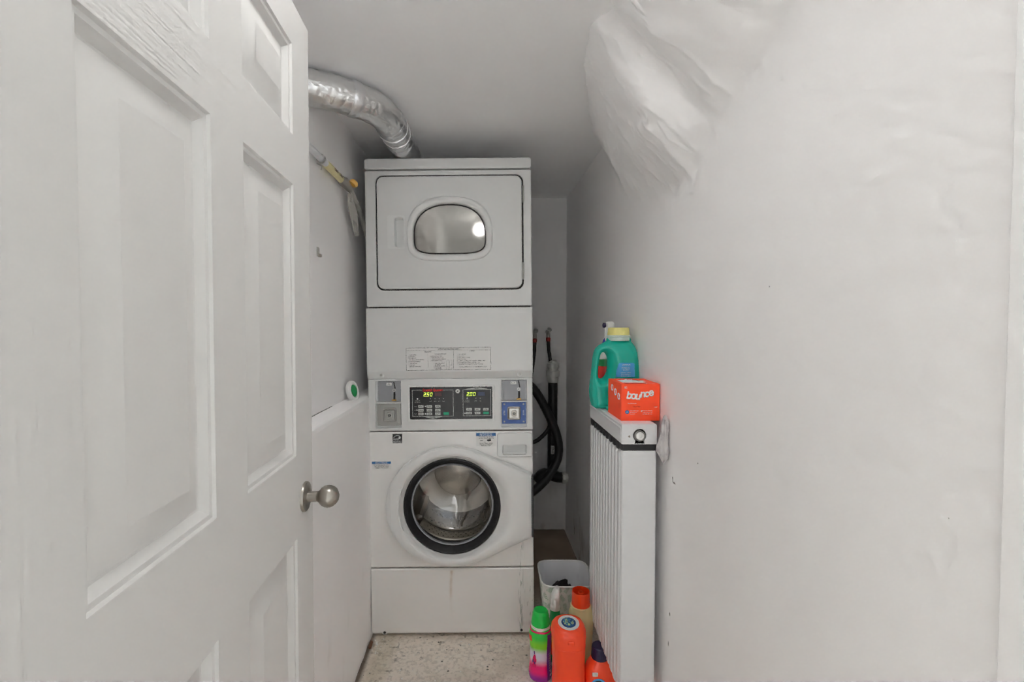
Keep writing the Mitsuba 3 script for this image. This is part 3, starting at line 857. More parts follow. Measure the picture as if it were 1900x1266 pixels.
# washer front
r = R_(684.5, 801, 991.5, 1052.5)
dwr = R_(922, 803, 988, 848)
wf = part('washer_front', slab_holes(rr(u0, u1, r[2], r[3], 0.006), [np.stack([WC[0] + RG * np.cos(np.linspace(0, 2 * np.pi, 72, False)), WC[1] + RG * np.sin(np.linspace(0, 2 * np.pi, 72, False))], 1), rr(dwr[0] + 0.004, dwr[1] - 0.004, dwr[2] + 0.004, dwr[3] - 0.004, 0.01)], 0.02, 0.0, 0.004), 'enamel_stained', ma)
# washer door: drop-shaped surround with a hinge at the right
hull = union_all([Polygon([(839 + 124 * math.cos(a), 941 + 110.5 * math.sin(a)) for a in np.linspace(0, 2 * np.pi, 120, False)]), sbox(978, 880, 988.5, 996)]).convex_hull
NA = 180
outp, inp = [], []
for k in range(NA):
    th = 2 * math.pi * k / NA
    far = (839 + 300 * math.cos(th), 938.5 - 300 * math.sin(th))
    from shapely.geometry import LineString
    hit = LineString([(839, 938.5), far]).intersection(hull.exterior)
    outp.append(F(hit.x, hit.y, 0.024)); inp.append((WC[0] + RG * math.cos(th), WC[1] + RG * math.sin(th)))
outp, inp = np.array(outp), np.array(inp)
rings = [lift(inp + (outp - inp) * s, yq) for s, yq in ((1.0, -0.002), (1.0, -0.024), (0.985, -0.0285), (0.94, -0.0320), (0.84, -0.0350), (0.62, -0.0370), (0.42, -0.0370), (0.26, -0.0335), (0.12, -0.022), (0.03, -0.012), (0.0, -0.011), (0.0, 0.004))]
wd = part('washer_door', loft(rings, False, False), 'plastic_white', ma, 50, label='drop-shaped white door with a round glass window')
gr = R_(725, 905, 757, 984, 0.02)
ths = np.linspace(math.asin((gr[3] - WC[1]) / (RG * 1.07)), math.asin((gr[2] - WC[1]) / (RG * 1.07)), 14)
og = np.vstack([[(gr[0], gr[2])], [(WC[0] - RG * 1.07 * math.cos(t), WC[1] + RG * 1.07 * math.sin(t)) for t in ths[::-1]], [(gr[0], gr[3])]])
part('door_handle', loft([lift(og, -0.014), lift(og, -0.0340), lift(inset(og, 0.0015), -0.0375), lift(inset(og, 0.004), -0.0385)], False, True), 'plastic_white', wd, 40)
q = R_(985.6, 881, 989.4, 995, 0.018)
part('hinge', cat([cbox(q[0], q[1], -0.0325, -0.004, q[2], q[3], 0.001)]), 'black_plastic', wd)
part('hinge_knuckles', cat([cbox(q[0] + 0.001, q[1] - 0.001, -0.0335, -0.031, z, z + 0.004, 0.0004) for z in np.arange(q[2] + 0.003, q[3] - 0.006, 0.006)]), 'rubber_grey', wd)


def wl_(prof, n=72, caps=(False, False)):
    m = lathe([(r_, y_) for r_, y_ in prof], n, *caps)
    v = m.vertices
    return TM(np.stack([WC[0] + v[:, 0], v[:, 2], WC[1] + v[:, 1]], 1), m.faces)


part('glass_surround', wl_([(RG * 0.998, -0.004), (RG * 0.99, -0.010), (RG * 0.965, -0.0115), (RG * 0.93, -0.004), (RG * 0.88, 0.012), (RG * 0.84, 0.020)]), 'black_plastic', wd, 50)
part('door_glass', wl_([(RG * 0.86, 0.014), (RG * 0.83, 0.022), (RG * 0.80, 0.050), (RG * 0.75, 0.085), (RG * 0.66, 0.105), (RG * 0.45, 0.120), (RG * 0.2, 0.127), (0.0005, 0.129)]), 'door_bowl_glass', wd, True)
part('glass_lip', wl_([(RG * 0.86, 0.012), (RG * 0.845, 0.008), (RG * 0.825, 0.009), (RG * 0.815, 0.016)]), 'grey_metal', wd, 60)
tubm = part('tub_gasket', wl_([(RG * 0.985, 0.004), (RG * 0.98, 0.04), (RG * 0.95, 0.05), (RG * 0.95, 0.062), (RG * 0.975, 0.07), (RG * 0.95, 0.08), (RG * 0.945, 0.095), (RG * 1.0, 0.10)]), 'rubber_grey', ma, 50)
DRR = RG * 1.10
dm = part('drum', wl_([(RG * 0.955, 0.100), (RG * 0.96, 0.104), (RG * 1.06, 0.115), (DRR, 0.13), (DRR, 0.165), (RG * 1.075, 0.170), (RG * 1.075, 0.178), (DRR, 0.183), (DRR, 0.255), (RG * 1.08, 0.260), (RG * 1.08, 0.270), (DRR, 0.275), (DRR, 0.44), (RG * 1.04, 0.465), (RG * 0.80, 0.478), (RG * 0.62, 0.478), (RG * 0.58, 0.47), (RG * 0.3, 0.462), (0.0005, 0.46)]), 'drum_steel', ma, 40)
hs = []
for k in range(3):
    th = math.radians(95 + 120 * k)
    L = []
    for s, w_, h_ in ((0.140, 0.001, 0.001), (0.150, 0.030, 0.045), (0.29, 0.036, 0.055), (0.40, 0.032, 0.045), (0.42, 0.002, 0.002)):
        Rr = DRR
        P = []
        for a, b in ((-w_, 0.004), (-w_ * 0.45, -h_ * 0.8), (0, -h_), (w_ * 0.45, -h_ * 0.8), (w_, 0.004)):
            rad = Rr + b; x_ = a
            P.append((WC[0] + rad * math.cos(th) - x_ * math.sin(th), s, WC[1] + rad * math.sin(th) + x_ * math.cos(th)))
        L.append(P)
    part('lifter', loft(L, True, True), 'drum_steel', dm, 30)
hp_ = []
for yq in (0.148, 0.200, 0.222, 0.244, 0.300, 0.322, 0.400, 0.420):
    for k in range(60):
        th = 2 * math.pi * (k + (0.5 if int(yq * 1000) // 26 % 2 else 0)) / 60
        if min(abs(((math.degrees(th) - b + 180) % 360) - 180) for b in (95, 215, 335)) < 16: continue
        Rr = DRR - 0.0006
        hp_.append(trimesh.creation.cylinder(0.0032, 0.001, sections=6).apply_transform(trimesh.geometry.align_vectors([0, 0, 1], [math.cos(th), 0, math.sin(th)])).apply_translation([WC[0] + Rr * math.cos(th), yq, WC[1] + Rr * math.sin(th)]))
k = part('perforations', cat(hp_), 'hole_dark', dm, False); labels[k] = {'kind': 'stuff'}
# dispenser drawer
oc = rr(*dwr, 0.012)
hc = R_(931.5, 824.5, 977, 843)
hh = rr(hc[0], hc[1], hc[2], hc[3], 0.006)
dsp = part('dispenser_drawer', cat([slab_holes(oc, [hh], 0.012, -0.010, 0.005, 0.008), loft([lift(hh, -0.010), lift(hh, 0.010), lift(inset(hh, 0.005), 0.014)], False, True)]), 'plastic_white', ma, 35)
part('pull_lip', cbox(hc[0] + 0.004, hc[1] - 0.004, -0.011, -0.004, hc[2] + 0.001, hc[2] + 0.006, 0.002), 'plastic_white', dsp)
# stickers
r = R_(728.5, 805.5, 746, 822.5)
es = part('energy_sticker', flat(sbox(r[0], r[2], r[1], r[3]), 0.0, -0.0006), 'text_black', wf, False, label='small black square energy label')
ew, eh = r[1] - r[0], r[3] - r[2]


def ep(a, b): return (r[0] + a * ew, r[2] + b * eh)


arc = Polygon([ep(0.5 + 0.46 * math.cos(a), 0.36 + 0.50 * math.sin(a)) for a in np.linspace(2.75, 0.55, 20)] + [ep(0.5 + 0.41 * math.cos(a), 0.36 + 0.44 * math.sin(a)) for a in np.linspace(0.55, 2.75, 20)])
star = Polygon([ep(0.74 + (0.17 if k % 2 == 0 else 0.075) * math.cos(math.pi / 2 + k * math.pi / 5), 0.56 + (0.17 if k % 2 == 0 else 0.075) * math.sin(math.pi / 2 + k * math.pi / 5)) for k in range(10)])
c = ep(0.40, 0.47)
part('energy_mark', cat([flat(arc, -0.0006, -0.001), flat(star, -0.0006, -0.001), txt('energy', 0.20 * eh, c[0], c[1], -0.0006, 'c', 0.62 * ew, 0.0004, True, 0.3, 0.12),
                         flat(sbox(*ep(0.02, 0.245), *ep(0.98, 0.262)), -0.0006, -0.001), txt('ENERGY STAR', 0.13 * eh, ep(0.5, 0)[0], ep(0, 0.13)[1], -0.0006, 'c', 0.9 * ew, 0.0004, True)]), 'text_white', es, False)


def notice(rect, head, rows, name, lab):
    a, b, c, d = rect
    k = part(name, flat(sbox(a, c, b, d), 0.0, -0.0006), 'label_white', wf, False, label=lab)
    hb_ = 0.30 if len(rows) < 4 else 0.24
    part('header', flat(sbox(a, d - hb_ * (d - c), b, d), -0.0006, -0.001), 'sticker_blue', k, False)
    part('header_lettering', txt(head, hb_ * (d - c) * 0.72, (a + b) / 2, d - hb_ * (d - c) / 2, -0.001, 'c', (b - a) * 0.62, 0.0004, True), 'text_white', k, False)
    L = []
    for s, wd_, yy_ in rows:
        L.append(txt(s, (d - c) * (0.10 if len(rows) < 4 else 0.055), (a + b) / 2, c + yy_ * (d - c), -0.0006, 'c', wd_ * (b - a), 0.0004, True))
    return k, L


k, L = notice(R_(690.5, 857, 725.5, 871), 'NOTICE', [('Do not overload this washer', 0.80, 0.55), ('Use only high efficiency', 0.76, 0.36), ('detergent in this machine', 0.70, 0.18)], 'notice_sticker', 'small blue-headed notice sticker at the left')
part('lettering', cat(L), 'text_black', k, False)
a, b, c, d = R_(883.5, 803.5, 920, 828)
k, L = notice((a, b, c, d), 'NOTICE', [('Close the door firmly', 0.76, 0.70), ('Use the correct dispenser', 0.80, 0.60), ('detergent and softener', 0.7, 0.22), ('Do not overfill cup', 0.62, 0.13), ('Read instructions', 0.50, 0.05)], 'drawer_sticker', 'blue-headed sticker beside the dispenser drawer')
for mk_ in (flat(sbox(a + 0.2 * (b - a), c + 0.38 * (d - c), a + 0.34 * (b - a), c + 0.43 * (d - c)), -0.0006, -0.001), flat(sbox(a + 0.55 * (b - a), c + 0.36 * (d - c), a + 0.75 * (b - a), c + 0.51 * (d - c)), -0.0006, -0.001),
            flat(Polygon([(a + 0.42 * (b - a), c + 0.32 * (d - c)), (a + 0.48 * (b - a), c + 0.32 * (d - c)), (a + 0.45 * (b - a), c + 0.25 * (d - c))]), -0.0006, -0.001)):
    part('pictogram', mk_, 'text_black', k, False)
part('lettering', cat(L), 'text_black', k, False)
# toe panel with its lower lip
r = R_(688, 1055.2, 993, 1180.0)
lip = F(840, 1173)[1]
Pq = np.array([(0.03, r[3]), (0.002, r[3]), (-0.002, r[3] - 0.004), (-0.002, lip + 0.003), (-0.001, lip), (0.014, r[2] + 0.003), (0.018, r[2]), (0.04, r[2])])
rings = []
for uu, s in ((u0 + 0.0005, 0.004), (u0 + 0.004, 0.0), (u1 - 0.003, 0.0), (u1, 0.004)):
    q = Pq.copy(); q[1:-1, 0] += s
    rings.append(np.stack([np.full(len(q), uu), q[:, 0], q[:, 1]], 1))
tp = part('toe_panel', loft(rings, True, True), 'enamel_stained', ma, 30)
for px, py in ((714, 1173.5), (967.5, 1169)):
    c = F(px, py)
    part('screw_boss', place(lathe([(0.012, 0), (0.011, 0.008), (0.008, 0.010)], 20), [c[0], 0.008, c[1]], (0, -1, 0)), 'enamel', tp)
    part('screw', place(lathe([(0.0055, 0.008), (0.0053, 0.0115), (0.002, 0.012)], 12), [c[0], 0.008, c[1]], (0, -1, 0)), 'black_plastic', tp)
# a filler strip at the right edge of the washer front is the dark gap of the hinge side
# ================================================================== DUCT
DP = np.array([(-0.60, 1.475, 2.028), (-0.56, 1.485, 2.028), (-0.48, 1.528, 2.027), (-0.41, 1.58, 2.026), (-0.365, 1.64, 2.026), (-0.345, 1.72, 2.027), (-0.338, 1.85, 2.028), (-0.333, 2.05, 2.031), (-0.330, 2.35, 2.033), (-0.33, 2.70, 2.032)])
path = spline(DP, 14)
nn = len(path)
rad = np.full(nn, 0.0535)
m = tube(path, rad, 64)
v = m.vertices
nz_ = meshkit.fbm(v * 24, 4, 21) - 0.5
cr_ = np.abs(meshkit.fbm(v * 17, 3, 5) - 0.5)
ctr = path[np.clip(np.arange(len(v)) // 64, 0, nn - 1)]
dv = v - ctr; ln_ = np.linalg.norm(dv, axis=1, keepdims=True)
v2 = v + dv / np.maximum(ln_, 1e-6) * (nz_[:, None] * 0.005 - np.clip(0.022 - cr_, 0, 1)[:, None] * 0.10)
v2[:, 2] = np.minimum(v2[:, 2], 2.086)
du = thing('foil_duct', 'crinkled silver foil dryer duct bending along the ceiling corner', 'duct')
obj('pipe', TM(v2, m.faces), 'foil', du, 30)
arcl = np.concatenate([[0], np.cumsum(np.linalg.norm(np.diff(path, axis=0), axis=1))])
for s0, s1, ex in ((0.185, 0.215, 0.003), (0.395, 0.435, 0.003), (0.445, 0.458, 0.004), (0.50, 0.512, 0.0035), (0.56, 0.60, 0.003)):
    on = np.where((arcl > s0 - 0.012) & (arcl < s1 + 0.012))[0]
    ss = np.linspace(s0, s1, 6)
    pp = np.stack([np.interp(ss, arcl, path[:, k]) for k in range(3)], 1)
    mm = tube(pp, [0.0535, 0.0535 + ex, 0.0535 + ex, 0.0535 + ex, 0.0535 + ex, 0.0535], 48)
    vv = mm.vertices; vv[:, 2] = np.minimum(vv[:, 2], 2.087)
    obj('tape_band', TM(vv, mm.faces), 'foil_tape', du, 30)
# ================================================================== GAS PIPE on the left wall
gp = thing('gas_pipe', 'white painted gas pipe with a yellow tag along the upper left wall', 'pipe')
obj('tube', tube([(-0.532, 0.9, 1.838), (-0.532, 1.3, 1.838), (-0.532, 1.64, 1.838)], 0.0115), 'rad_white', gp)
obj('tag', tube([(-0.532, 1.615, 1.838), (-0.532, 1.66, 1.838), (-0.532, 1.765, 1.838), (-0.532, 1.79, 1.836)], [0.0125, 0.0135, 0.0135, 0.0125]), 'yellow_tag', gp)
lt = txt('GAS', 0.010, 0, 0, 0, 'c', 0.05, 0.0006, True); v = lt.vertices
for s_, yq in (('GAS', 1.69), ('LINE', 1.745)):
    lt = txt(s_, 0.009, 0, 0, 0, 'c', 0.038, 0.0006, True); v = lt.vertices
    obj('lettering', TM(np.stack([-0.532 + 0.0138 - v[:, 1], yq + v[:, 0], 1.838 + v[:, 2]], 1), lt.faces), 'hall_trim', gp, False)
obj('clip', place(lathe([(0.0145, 0), (0.0145, 0.012)], 20, False, False), [-0.532, 1.565, 1.838], (0, 1, 0)), 'zinc', gp)
obj('clip_screw', tube([(-0.545, 1.57, 1.822), (-0.527, 1.565, 1.812), (-0.532, 1.57, 1.80)], 0.002, 8), 'zinc', gp)
vl = obj('valve', cat([tube([(-0.532, 1.78, 1.838), (-0.530, 1.81, 1.836), (-0.527, 1.84, 1.832), (-0.522, 1.87, 1.826)], [0.013, 0.019, 0.016, 0.014]), cbox(-0.545, -0.512, 1.805, 1.835, 1.822, 1.852, 0.006)]), 'nickel', gp)
obj('valve_knob', place(lathe([(0.004, 0), (0.004, 0.012), (0.016, 0.014), (0.018, 0.022), (0.014, 0.03), (0.003, 0.032)], 10), [-0.520, 1.865, 1.832], (0.55, 0.3, 0.75)), 'knob_yellow', vl, 30)
fx = spline([(-0.522, 1.87, 1.826), (-0.525, 1.93, 1.812), (-0.524, 2.0, 1.785), (-0.523, 2.08, 1.735), (-0.522, 2.16, 1.66), (-0.522, 2.24, 1.55), (-0.522, 2.30, 1.40)], 16)
obj('flexible_line', tube(fx, 0.0095 + 0.0013 * np.sin(np.arange(len(fx)) * 1.6), 16), 'grey_pipe', gp, 30)
obj('paper_tag', W(TM([(0, 0, 0)], [[0, 0, 0]])) if False else loft([[(-0.530, 1.865, 1.81), (-0.525, 1.90, 1.815), (-0.523, 1.90, 1.815), (-0.528, 1.865, 1.81)], [(-0.532, 1.875, 1.76), (-0.515, 1.94, 1.75), (-0.513, 1.94, 1.75), (-0.530, 1.875, 1.76)], [(-0.528, 1.96, 1.66), (-0.518, 1.975, 1.665), (-0.516, 1.975, 1.665), (-0.526, 1.96, 1.66)]], True, True), 'grey_pipe', gp, False)
# small metal strike on the wall
w_ = thing('wall_catch', 'tiny metal catch screwed to the upper left wall beside the open door', 'catch')
c = ox(589, 468, -0.553)
obj('plate', cbox(-0.5535, -0.549, c[1] - 0.008, c[1] + 0.008, c[2] - 0.014, c[2] + 0.016, 0.001), 'grey_pipe', w_)
obj('tongue', cbox(-0.552, -0.540, c[1] - 0.002, c[1] + 0.006, c[2] - 0.016, c[2] - 0.006, 0.001), 'nickel', w_)
# plug-in air freshener on the ledge
w_ = thing('air_freshener', 'small white oval air freshener with a green centre on the left wall ledge', 'air freshener')
ax = np.array([0.90, -0.38, 0.22]); ax /= np.linalg.norm(ax)
base = lathe([(0.020, -0.012), (0.0285, -0.010), (0.031, 0.0), (0.0285, 0.008), (0.021, 0.010), (0.019, 0.006)], 40)
base.apply_scale([1, 1.35, 1])
o = np.array([-0.522, 1.885, 1.040])


def tilt(m):
    m = m.copy()
    X_ = np.cross([0, 0, 1], ax); X_ /= np.linalg.norm(X_); Y_ = np.cross(ax, X_)
    M = np.eye(4); M[:3, 0], M[:3, 1], M[:3, 2], M[:3, 3] = X_, Y_, ax, o
    m.apply_transform(M); return m


obj('shell', tilt(base), 'white_pl', w_, 40)
g = lathe([(0.019, 0.004), (0.018, 0.0085), (0.008, 0.010), (0.0005, 0.0102)], 32); g.apply_scale([0.9, 1.3, 1])
obj('gel_pad', tilt(g), 'green_body', w_, 40)
b_ = lathe([(0.013, -0.026), (0.013, -0.010)], 20)
obj('stand', cbox(o[0] - 0.018, o[0] + 0.012, o[1] - 0.006, o[1] + 0.03, 1.007, 1.022, 0.004), 'white_pl', w_)
# ================================================================== PLUMBING at the back right
for nm, px, py, lab in (('left', 992, 622, 'chrome water tap with red collar and black hose, partly behind the dryer'), ('right', 1017, 620, 'chrome water tap with red collar and black hose above the standpipe')):
    c = oy(px, py, 2.93)
    k = thing('water_tap', lab, 'tap')
    obj('tap_body', cat([tube([(c[0], 2.99, c[2] + 0.012), (c[0], 2.94, c[2] + 0.012), (c[0], 2.925, c[2] - 0.004), (c[0], 2.922, c[2] - 0.02)], [0.012, 0.013, 0.013, 0.010], 14)]), 'chrome', k)
    obj('tap_handle', place(lathe([(0.005, 0), (0.005, 0.02), (0.014, 0.022), (0.016, 0.028), (0.010, 0.032)], 8), [c[0], 2.93, c[2] + 0.012], (0.2, -0.8, 0.55)), 'zinc', k)
    obj('collar', place(lathe([(0.0135, 0), (0.0135, 0.02), (0.0115, 0.024)], 16), [c[0], 2.922, c[2] - 0.045], (0, 0, 1)), 'red_ring', k)
    if nm == 'right':
        e = oy(1021, 672, 2.93)
        hp2 = spline([(c[0], 2.922, c[2] - 0.04), (c[0] + 0.004, 2.923, c[2] - 0.10), (e[0] - 0.004, 2.928, e[2] + 0.04), (e[0] + 0.004, 2.93, e[2] - 0.02)], 10)
    else:
        hp2 = spline([(c[0], 2.922, c[2] - 0.04), (c[0] - 0.004, 2.922, c[2] - 0.12), (c[0] - 0.03, 2.92, c[2] - 0.3), (c[0] - 0.08, 2.90, c[2] - 0.5)], 10)
    obj('hose', tube(hp2, 0.0105, 14), 'rubber', k)
k = thing('standpipe', 'upright black drain pipe with a white ribbed top fitting in the back corner', 'pipe')
pt = lambda x, y, d=2.93: oy(x, y, d)
ps = pt(1026, 705); pe = pt(1024, 884)
obj('pipe', tube([ps, pt(1025, 800), pe], 0.029, 24), 'rubber', k)
a0, a1 = pt(1026, 710)[2], pt(1026, 668)[2]
hgt = a1 - a0
obj('top_fitting', place(lathe([(0.031, 0), (0.034, 0.02 * hgt / 0.14), (0.034, 0.25 * hgt), (0.042, 0.27 * hgt), (0.042, 0.52 * hgt), (0.030, 0.54 * hgt), (0.030, 0.64 * hgt), (0.037, 0.66 * hgt), (0.037, 0.84 * hgt), (0.026, 0.87 * hgt), (0.024, 0.95 * hgt), (0.013, 1.0 * hgt)], 28), [ps[0], 2.93, a0]), 'pvc_white', k)
c = pt(1025.5, 835, 2.90)
obj('paper_label', cbox(c[0] - 0.011, c[0] + 0.011, 2.898, 2.9005, c[2] - 0.026, c[2] + 0.026, 0.0005), 'white_pl', k)
obj('label_lettering', cat([flat(sbox(c[0] - 0.007, c[2] - 0.02 + 0.010 * j, c[0] + 0.007, c[2] - 0.015 + 0.010 * j), 2.898, 2.8975) for j in range(4)]), 'hall_trim', k, False)
obj('elbow', tube(spline([pt(995, 893), pt(1008, 880), pt(1022, 882), pt(1036, 885.5), pt(1042, 886)], 8), 0.033, 22), 'rubber', k)
e = pt(1053, 887)
obj('cleanout_nut', place(lathe([(0.034, 0), (0.038, 0.004), (0.038, 0.02), (0.026, 0.024), (0.024, 0.036)], 8), [e[0] - 0.034, e[1], e[2]], (1, 0, 0)), 'pvc_white', k, False)
k = thing('drain_hose', 'thick black drain hose looping from the machine down to the floor pipe', 'hose')
hp3 = spline([oy(960, 700, 2.75), oy(990, 722, 2.78), oy(1014, 762, 2.80), oy(1033, 808, 2.81), oy(1036, 845, 2.81), oy(1022, 877, 2.80), oy(1000, 903, 2.78), oy(965, 930, 2.75)], 10)
obj('tube', tube(hp3, 0.0255, 22), 'rubber', k)
k = thing('fill_hose', 'thin black hose curving behind the standpipe', 'hose')
obj('tube', tube(spline([oy(965, 826, 2.84), oy(992, 820, 2.85), oy(1008, 808, 2.86), oy(1018, 795, 2.87), oy(1024, 775, 2.88)], 10), 0.012, 14), 'rubber', k)

# ================================================================== RADIATOR
X0, X1, Y0, Y1, Z0, Z1 = 0.400, 0.505, 1.402, 1.82, 0.185, 1.008
rd = thing('panel_radiator', 'white wall-hung panel radiator with vertical ribs and a white top cover', 'radiator')
prof = []
pitch = (Y1 - Y0 - 0.012) / 11
for k in range(11):
    y = Y0 + 0.010 + k * pitch
    for a, e in ((0.0, 0.0), (0.22, 0.0), (0.30, 0.007), (0.35, 0.008), (0.80, 0.008), (0.86, 0.007), (0.95, 0.0)):
        prof.append((X0 + 0.008 - e, y + a * pitch))
prof = [(X0 + 0.008, Y0 + 0.004)] + prof + [(X0 + 0.008, Y1), (X0 + 0.02, Y1), (X0 + 0.02, Y0 + 0.004)]
prof = np.array(prof)
Zs = (Z0, Z0 + 0.012, 0.915, 0.93)
rings = []
for z, s in zip(Zs, (0.0, 1.0, 1.0, 0.0)):
    q = prof.copy(); on = q[:, 0] < X0 + 0.0081
    q[on, 0] = X0 + 0.008 + (q[on, 0] - X0 - 0.008) * s
    rings.append(np.stack([q[:, 0], q[:, 1], np.full(len(q), z)], 1))
obj('ribbed_panel', loft(rings, False, False), 'rad_white', rd, 25)
obj('end_panel', cbox(X0 + 0.002, X1, Y0, Y0 + 0.012, Z0, 0.930, 0.003), 'rad_white', rd)
obj('back_panel', cbox(X1 - 0.012, X1, Y0 + 0.012, Y1, Z0, 0.930, 0.002), 'rad_white', rd)
obj('bottom_grille', cbox(X0 + 0.02, X1 - 0.012, Y0 + 0.012, Y1, Z0 + 0.004, Z0 + 0.012, 0.001), 'rad_white', rd)
P = rr(X0 + 0.0015, X1, Y0 - 0.001, Y1, 0.006)
obj('black_band', loft([np.stack([P[:, 0], P[:, 1], np.full(len(P), 0.929)], 1), np.stack([P[:, 0], P[:, 1], np.full(len(P), 0.949)], 1)], True, True), 'black_plastic', rd, 30)
for k in range(9):
    y = Y0 + 0.03 + k * 0.043
    obj('band_clip', cbox(X0 - 0.0015, X0 + 0.006, y, y + 0.018, 0.925, 0.944, 0.002), 'black_plastic', rd)
hole = Polygon([(0.454 + 0.0195 * math.cos(a), 0.973 + 0.0195 * math.sin(a)) for a in np.linspace(-0.9, math.pi + 0.9, 28)] + [(0.439, 0.949), (0.469, 0.949)])
P = Polygon(rr(X0 + 0.001, X1 - 0.0005, 0.947, 1.006, 0.003)).difference(Polygon(hole.exterior.coords).buffer(0))
capf = flat(P.buffer(0), Y0 + 0.006, Y0 - 0.002)
Q = rr(X0, X1, Y0 - 0.001, Y1, 0.005)
top = [(0.0, 0.995), (0.0, 1.003), (0.003, 1.007), (0.007, 1.008)]
capt = loft([np.stack([inset(Q, i)[:, 0], inset(Q, i)[:, 1], np.full(len(Q), z)], 1) for i, z in top], True, True)
side = cbox(X0, X0 + 0.006, Y0 + 0.003, Y1, 0.948, 1.0, 0.002)
groove = cbox(X0 - 0.002, X0 + 0.004, Y0 + 0.004, Y1, 0.990, 0.997, 0.002)
obj('top_cover', cat([capf, capt, side, groove, cbox(X1 - 0.006, X1, Y0 + 0.003, Y1, 0.948, 1.0, 0.002)]), 'rad_white', rd, 30)
obj('cover_core', cbox(X0 + 0.01, X1 - 0.01, Y0 + 0.03, Y1 - 0.01, 0.95, 0.99, 0.002), 'black_plastic', rd)
vk = obj('valve', place(lathe([(0.0165, 0.0), (0.0165, 0.016), (0.0150, 0.018), (0.0130, 0.016), (0.0125, 0.012)], 32), [0.454, Y0 + 0.012, 0.972], (0, -1, 0)), 'zinc', rd, 40)
obj('insert', place(lathe([(0.0118, 0.0), (0.0118, 0.019), (0.009, 0.021), (0.005, 0.021), (0.004, 0.018), (0.002, 0.018)], 28), [0.454, Y0 + 0.012, 0.972], (0, -1, 0)), 'white_pl', vk, 40)
obj('cover_screw', place(lathe([(0.003, 0), (0.0028, 0.001), (0.001, 0.0015)], 10), [0.4235, Y0 - 0.002, 0.970], (0, -1, 0)), 'hall_trim', rd)
for yq in (1.50, 1.74):
    obj('wall_bracket', cbox(X1 - 0.002, XR(yq) + 0.004, yq - 0.015, yq + 0.015, 0.80, 0.86, 0.001), 'zinc', rd)
RZ = 1.008

# ================================================================== ON THE RADIATOR
# jug: rounded extrusion of its outline with a hole for the hand
JD = 1.685


def J(X, Y, d=JD):
    q = oy(1060 + X / 6.03, 580 + Y / 6.03, d); return (q[0], q[2])


out = [(240, 1062), (262, 1075), (340, 1080), (600, 1080), (742, 1070), (760, 1040), (764, 900), (755, 720), (738, 600), (716, 480), (706, 420), (690, 380), (664, 340), (655, 300), (405, 300), (395, 330), (345, 362), (300, 395), (268, 440), (250, 510), (238, 620), (225, 760), (214, 880), (220, 980)]
out = [J(*q) for q in out]
dz = RZ - min(q[1] for q in out)
out = np.array([(x, z + dz) for x, z in out])
out = Polygon(spline(np.vstack([out, out[:1]]), 4)).buffer(0)
hl = np.array([J(*q) for q in [(322, 490), (345, 460), (375, 470), (398, 520), (402, 600), (392, 680), (365, 730), (330, 755), (300, 740), (295, 680), (305, 580)]]) + [0, dz]
hole = Polygon(spline(np.vstack([hl, hl[:1]]), 4)).buffer(0)
shape = out.difference(hole)
bx0, bz0, bx1, bz1 = out.bounds
hs_ = 0.0025
gx = np.arange(bx0 - 0.01, bx1 + 0.01, hs_); gz = np.arange(bz0 - 0.01, bz1 + 0.01, hs_)
import shapely
GX, GZ = np.meshgrid(gx, gz, indexing='ij')
ptsg = shapely.points(GX.ravel(), GZ.ravel())
shapely.prepare(shape)
dist = shapely.distance(shapely.boundary(shape), ptsg) * np.where(shapely.contains(shape, ptsg), 1, -1)
D2 = dist.reshape(GX.shape)
holed = (shapely.distance(hole, ptsg)).reshape(GX.shape)
HT = 0.046 - 0.020 * np.exp(-(holed / 0.016) ** 2)          # half depth, hollowed around the grip
neckz = J(0, 330)[1] + dz
HT = np.where(GZ > neckz - 0.045, np.minimum(HT, 0.021 + 0.025 * np.clip((neckz - GZ) / 0.045, 0, 1) ** 0.5), HT)
HT = gaussian_filter(HT, 2)
RR = 0.026
from scipy.interpolate import RegularGridInterpolator
ys = np.arange(-0.054, 0.0541, 0.003)
qx = RR - D2[:, None, :]; qy = np.abs(ys)[None, :, None] - (HT[:, None, :] - RR)
sd = np.minimum(np.maximum(qx, qy), 0) + np.sqrt(np.maximum(qx, 0) ** 2 + np.maximum(qy, 0) ** 2) - RR
itp = RegularGridInterpolator((gx, ys, gz), -sd, bounds_error=False, fill_value=-0.02)
sdv = -sd


def tri(x, y, z):
    fx_, fy_, fz_ = (x - gx[0]) / hs_, (y - ys[0]) / 0.003, (z - gz[0]) / hs_
    i, j, k = int(fx_), int(fy_), int(fz_)
    if i < 0 or j < 0 or k < 0 or i >= len(gx) - 1 or j >= len(ys) - 1 or k >= len(gz) - 1: return -0.02
    a, b, c = fx_ - i, fy_ - j, fz_ - k
    s = sdv[i:i + 2, j:j + 2, k:k + 2]
    s = s[0] * (1 - a) + s[1] * a; s = s[0] * (1 - b) + s[1] * b
    return float(s[0] * (1 - c) + s[1] * c)


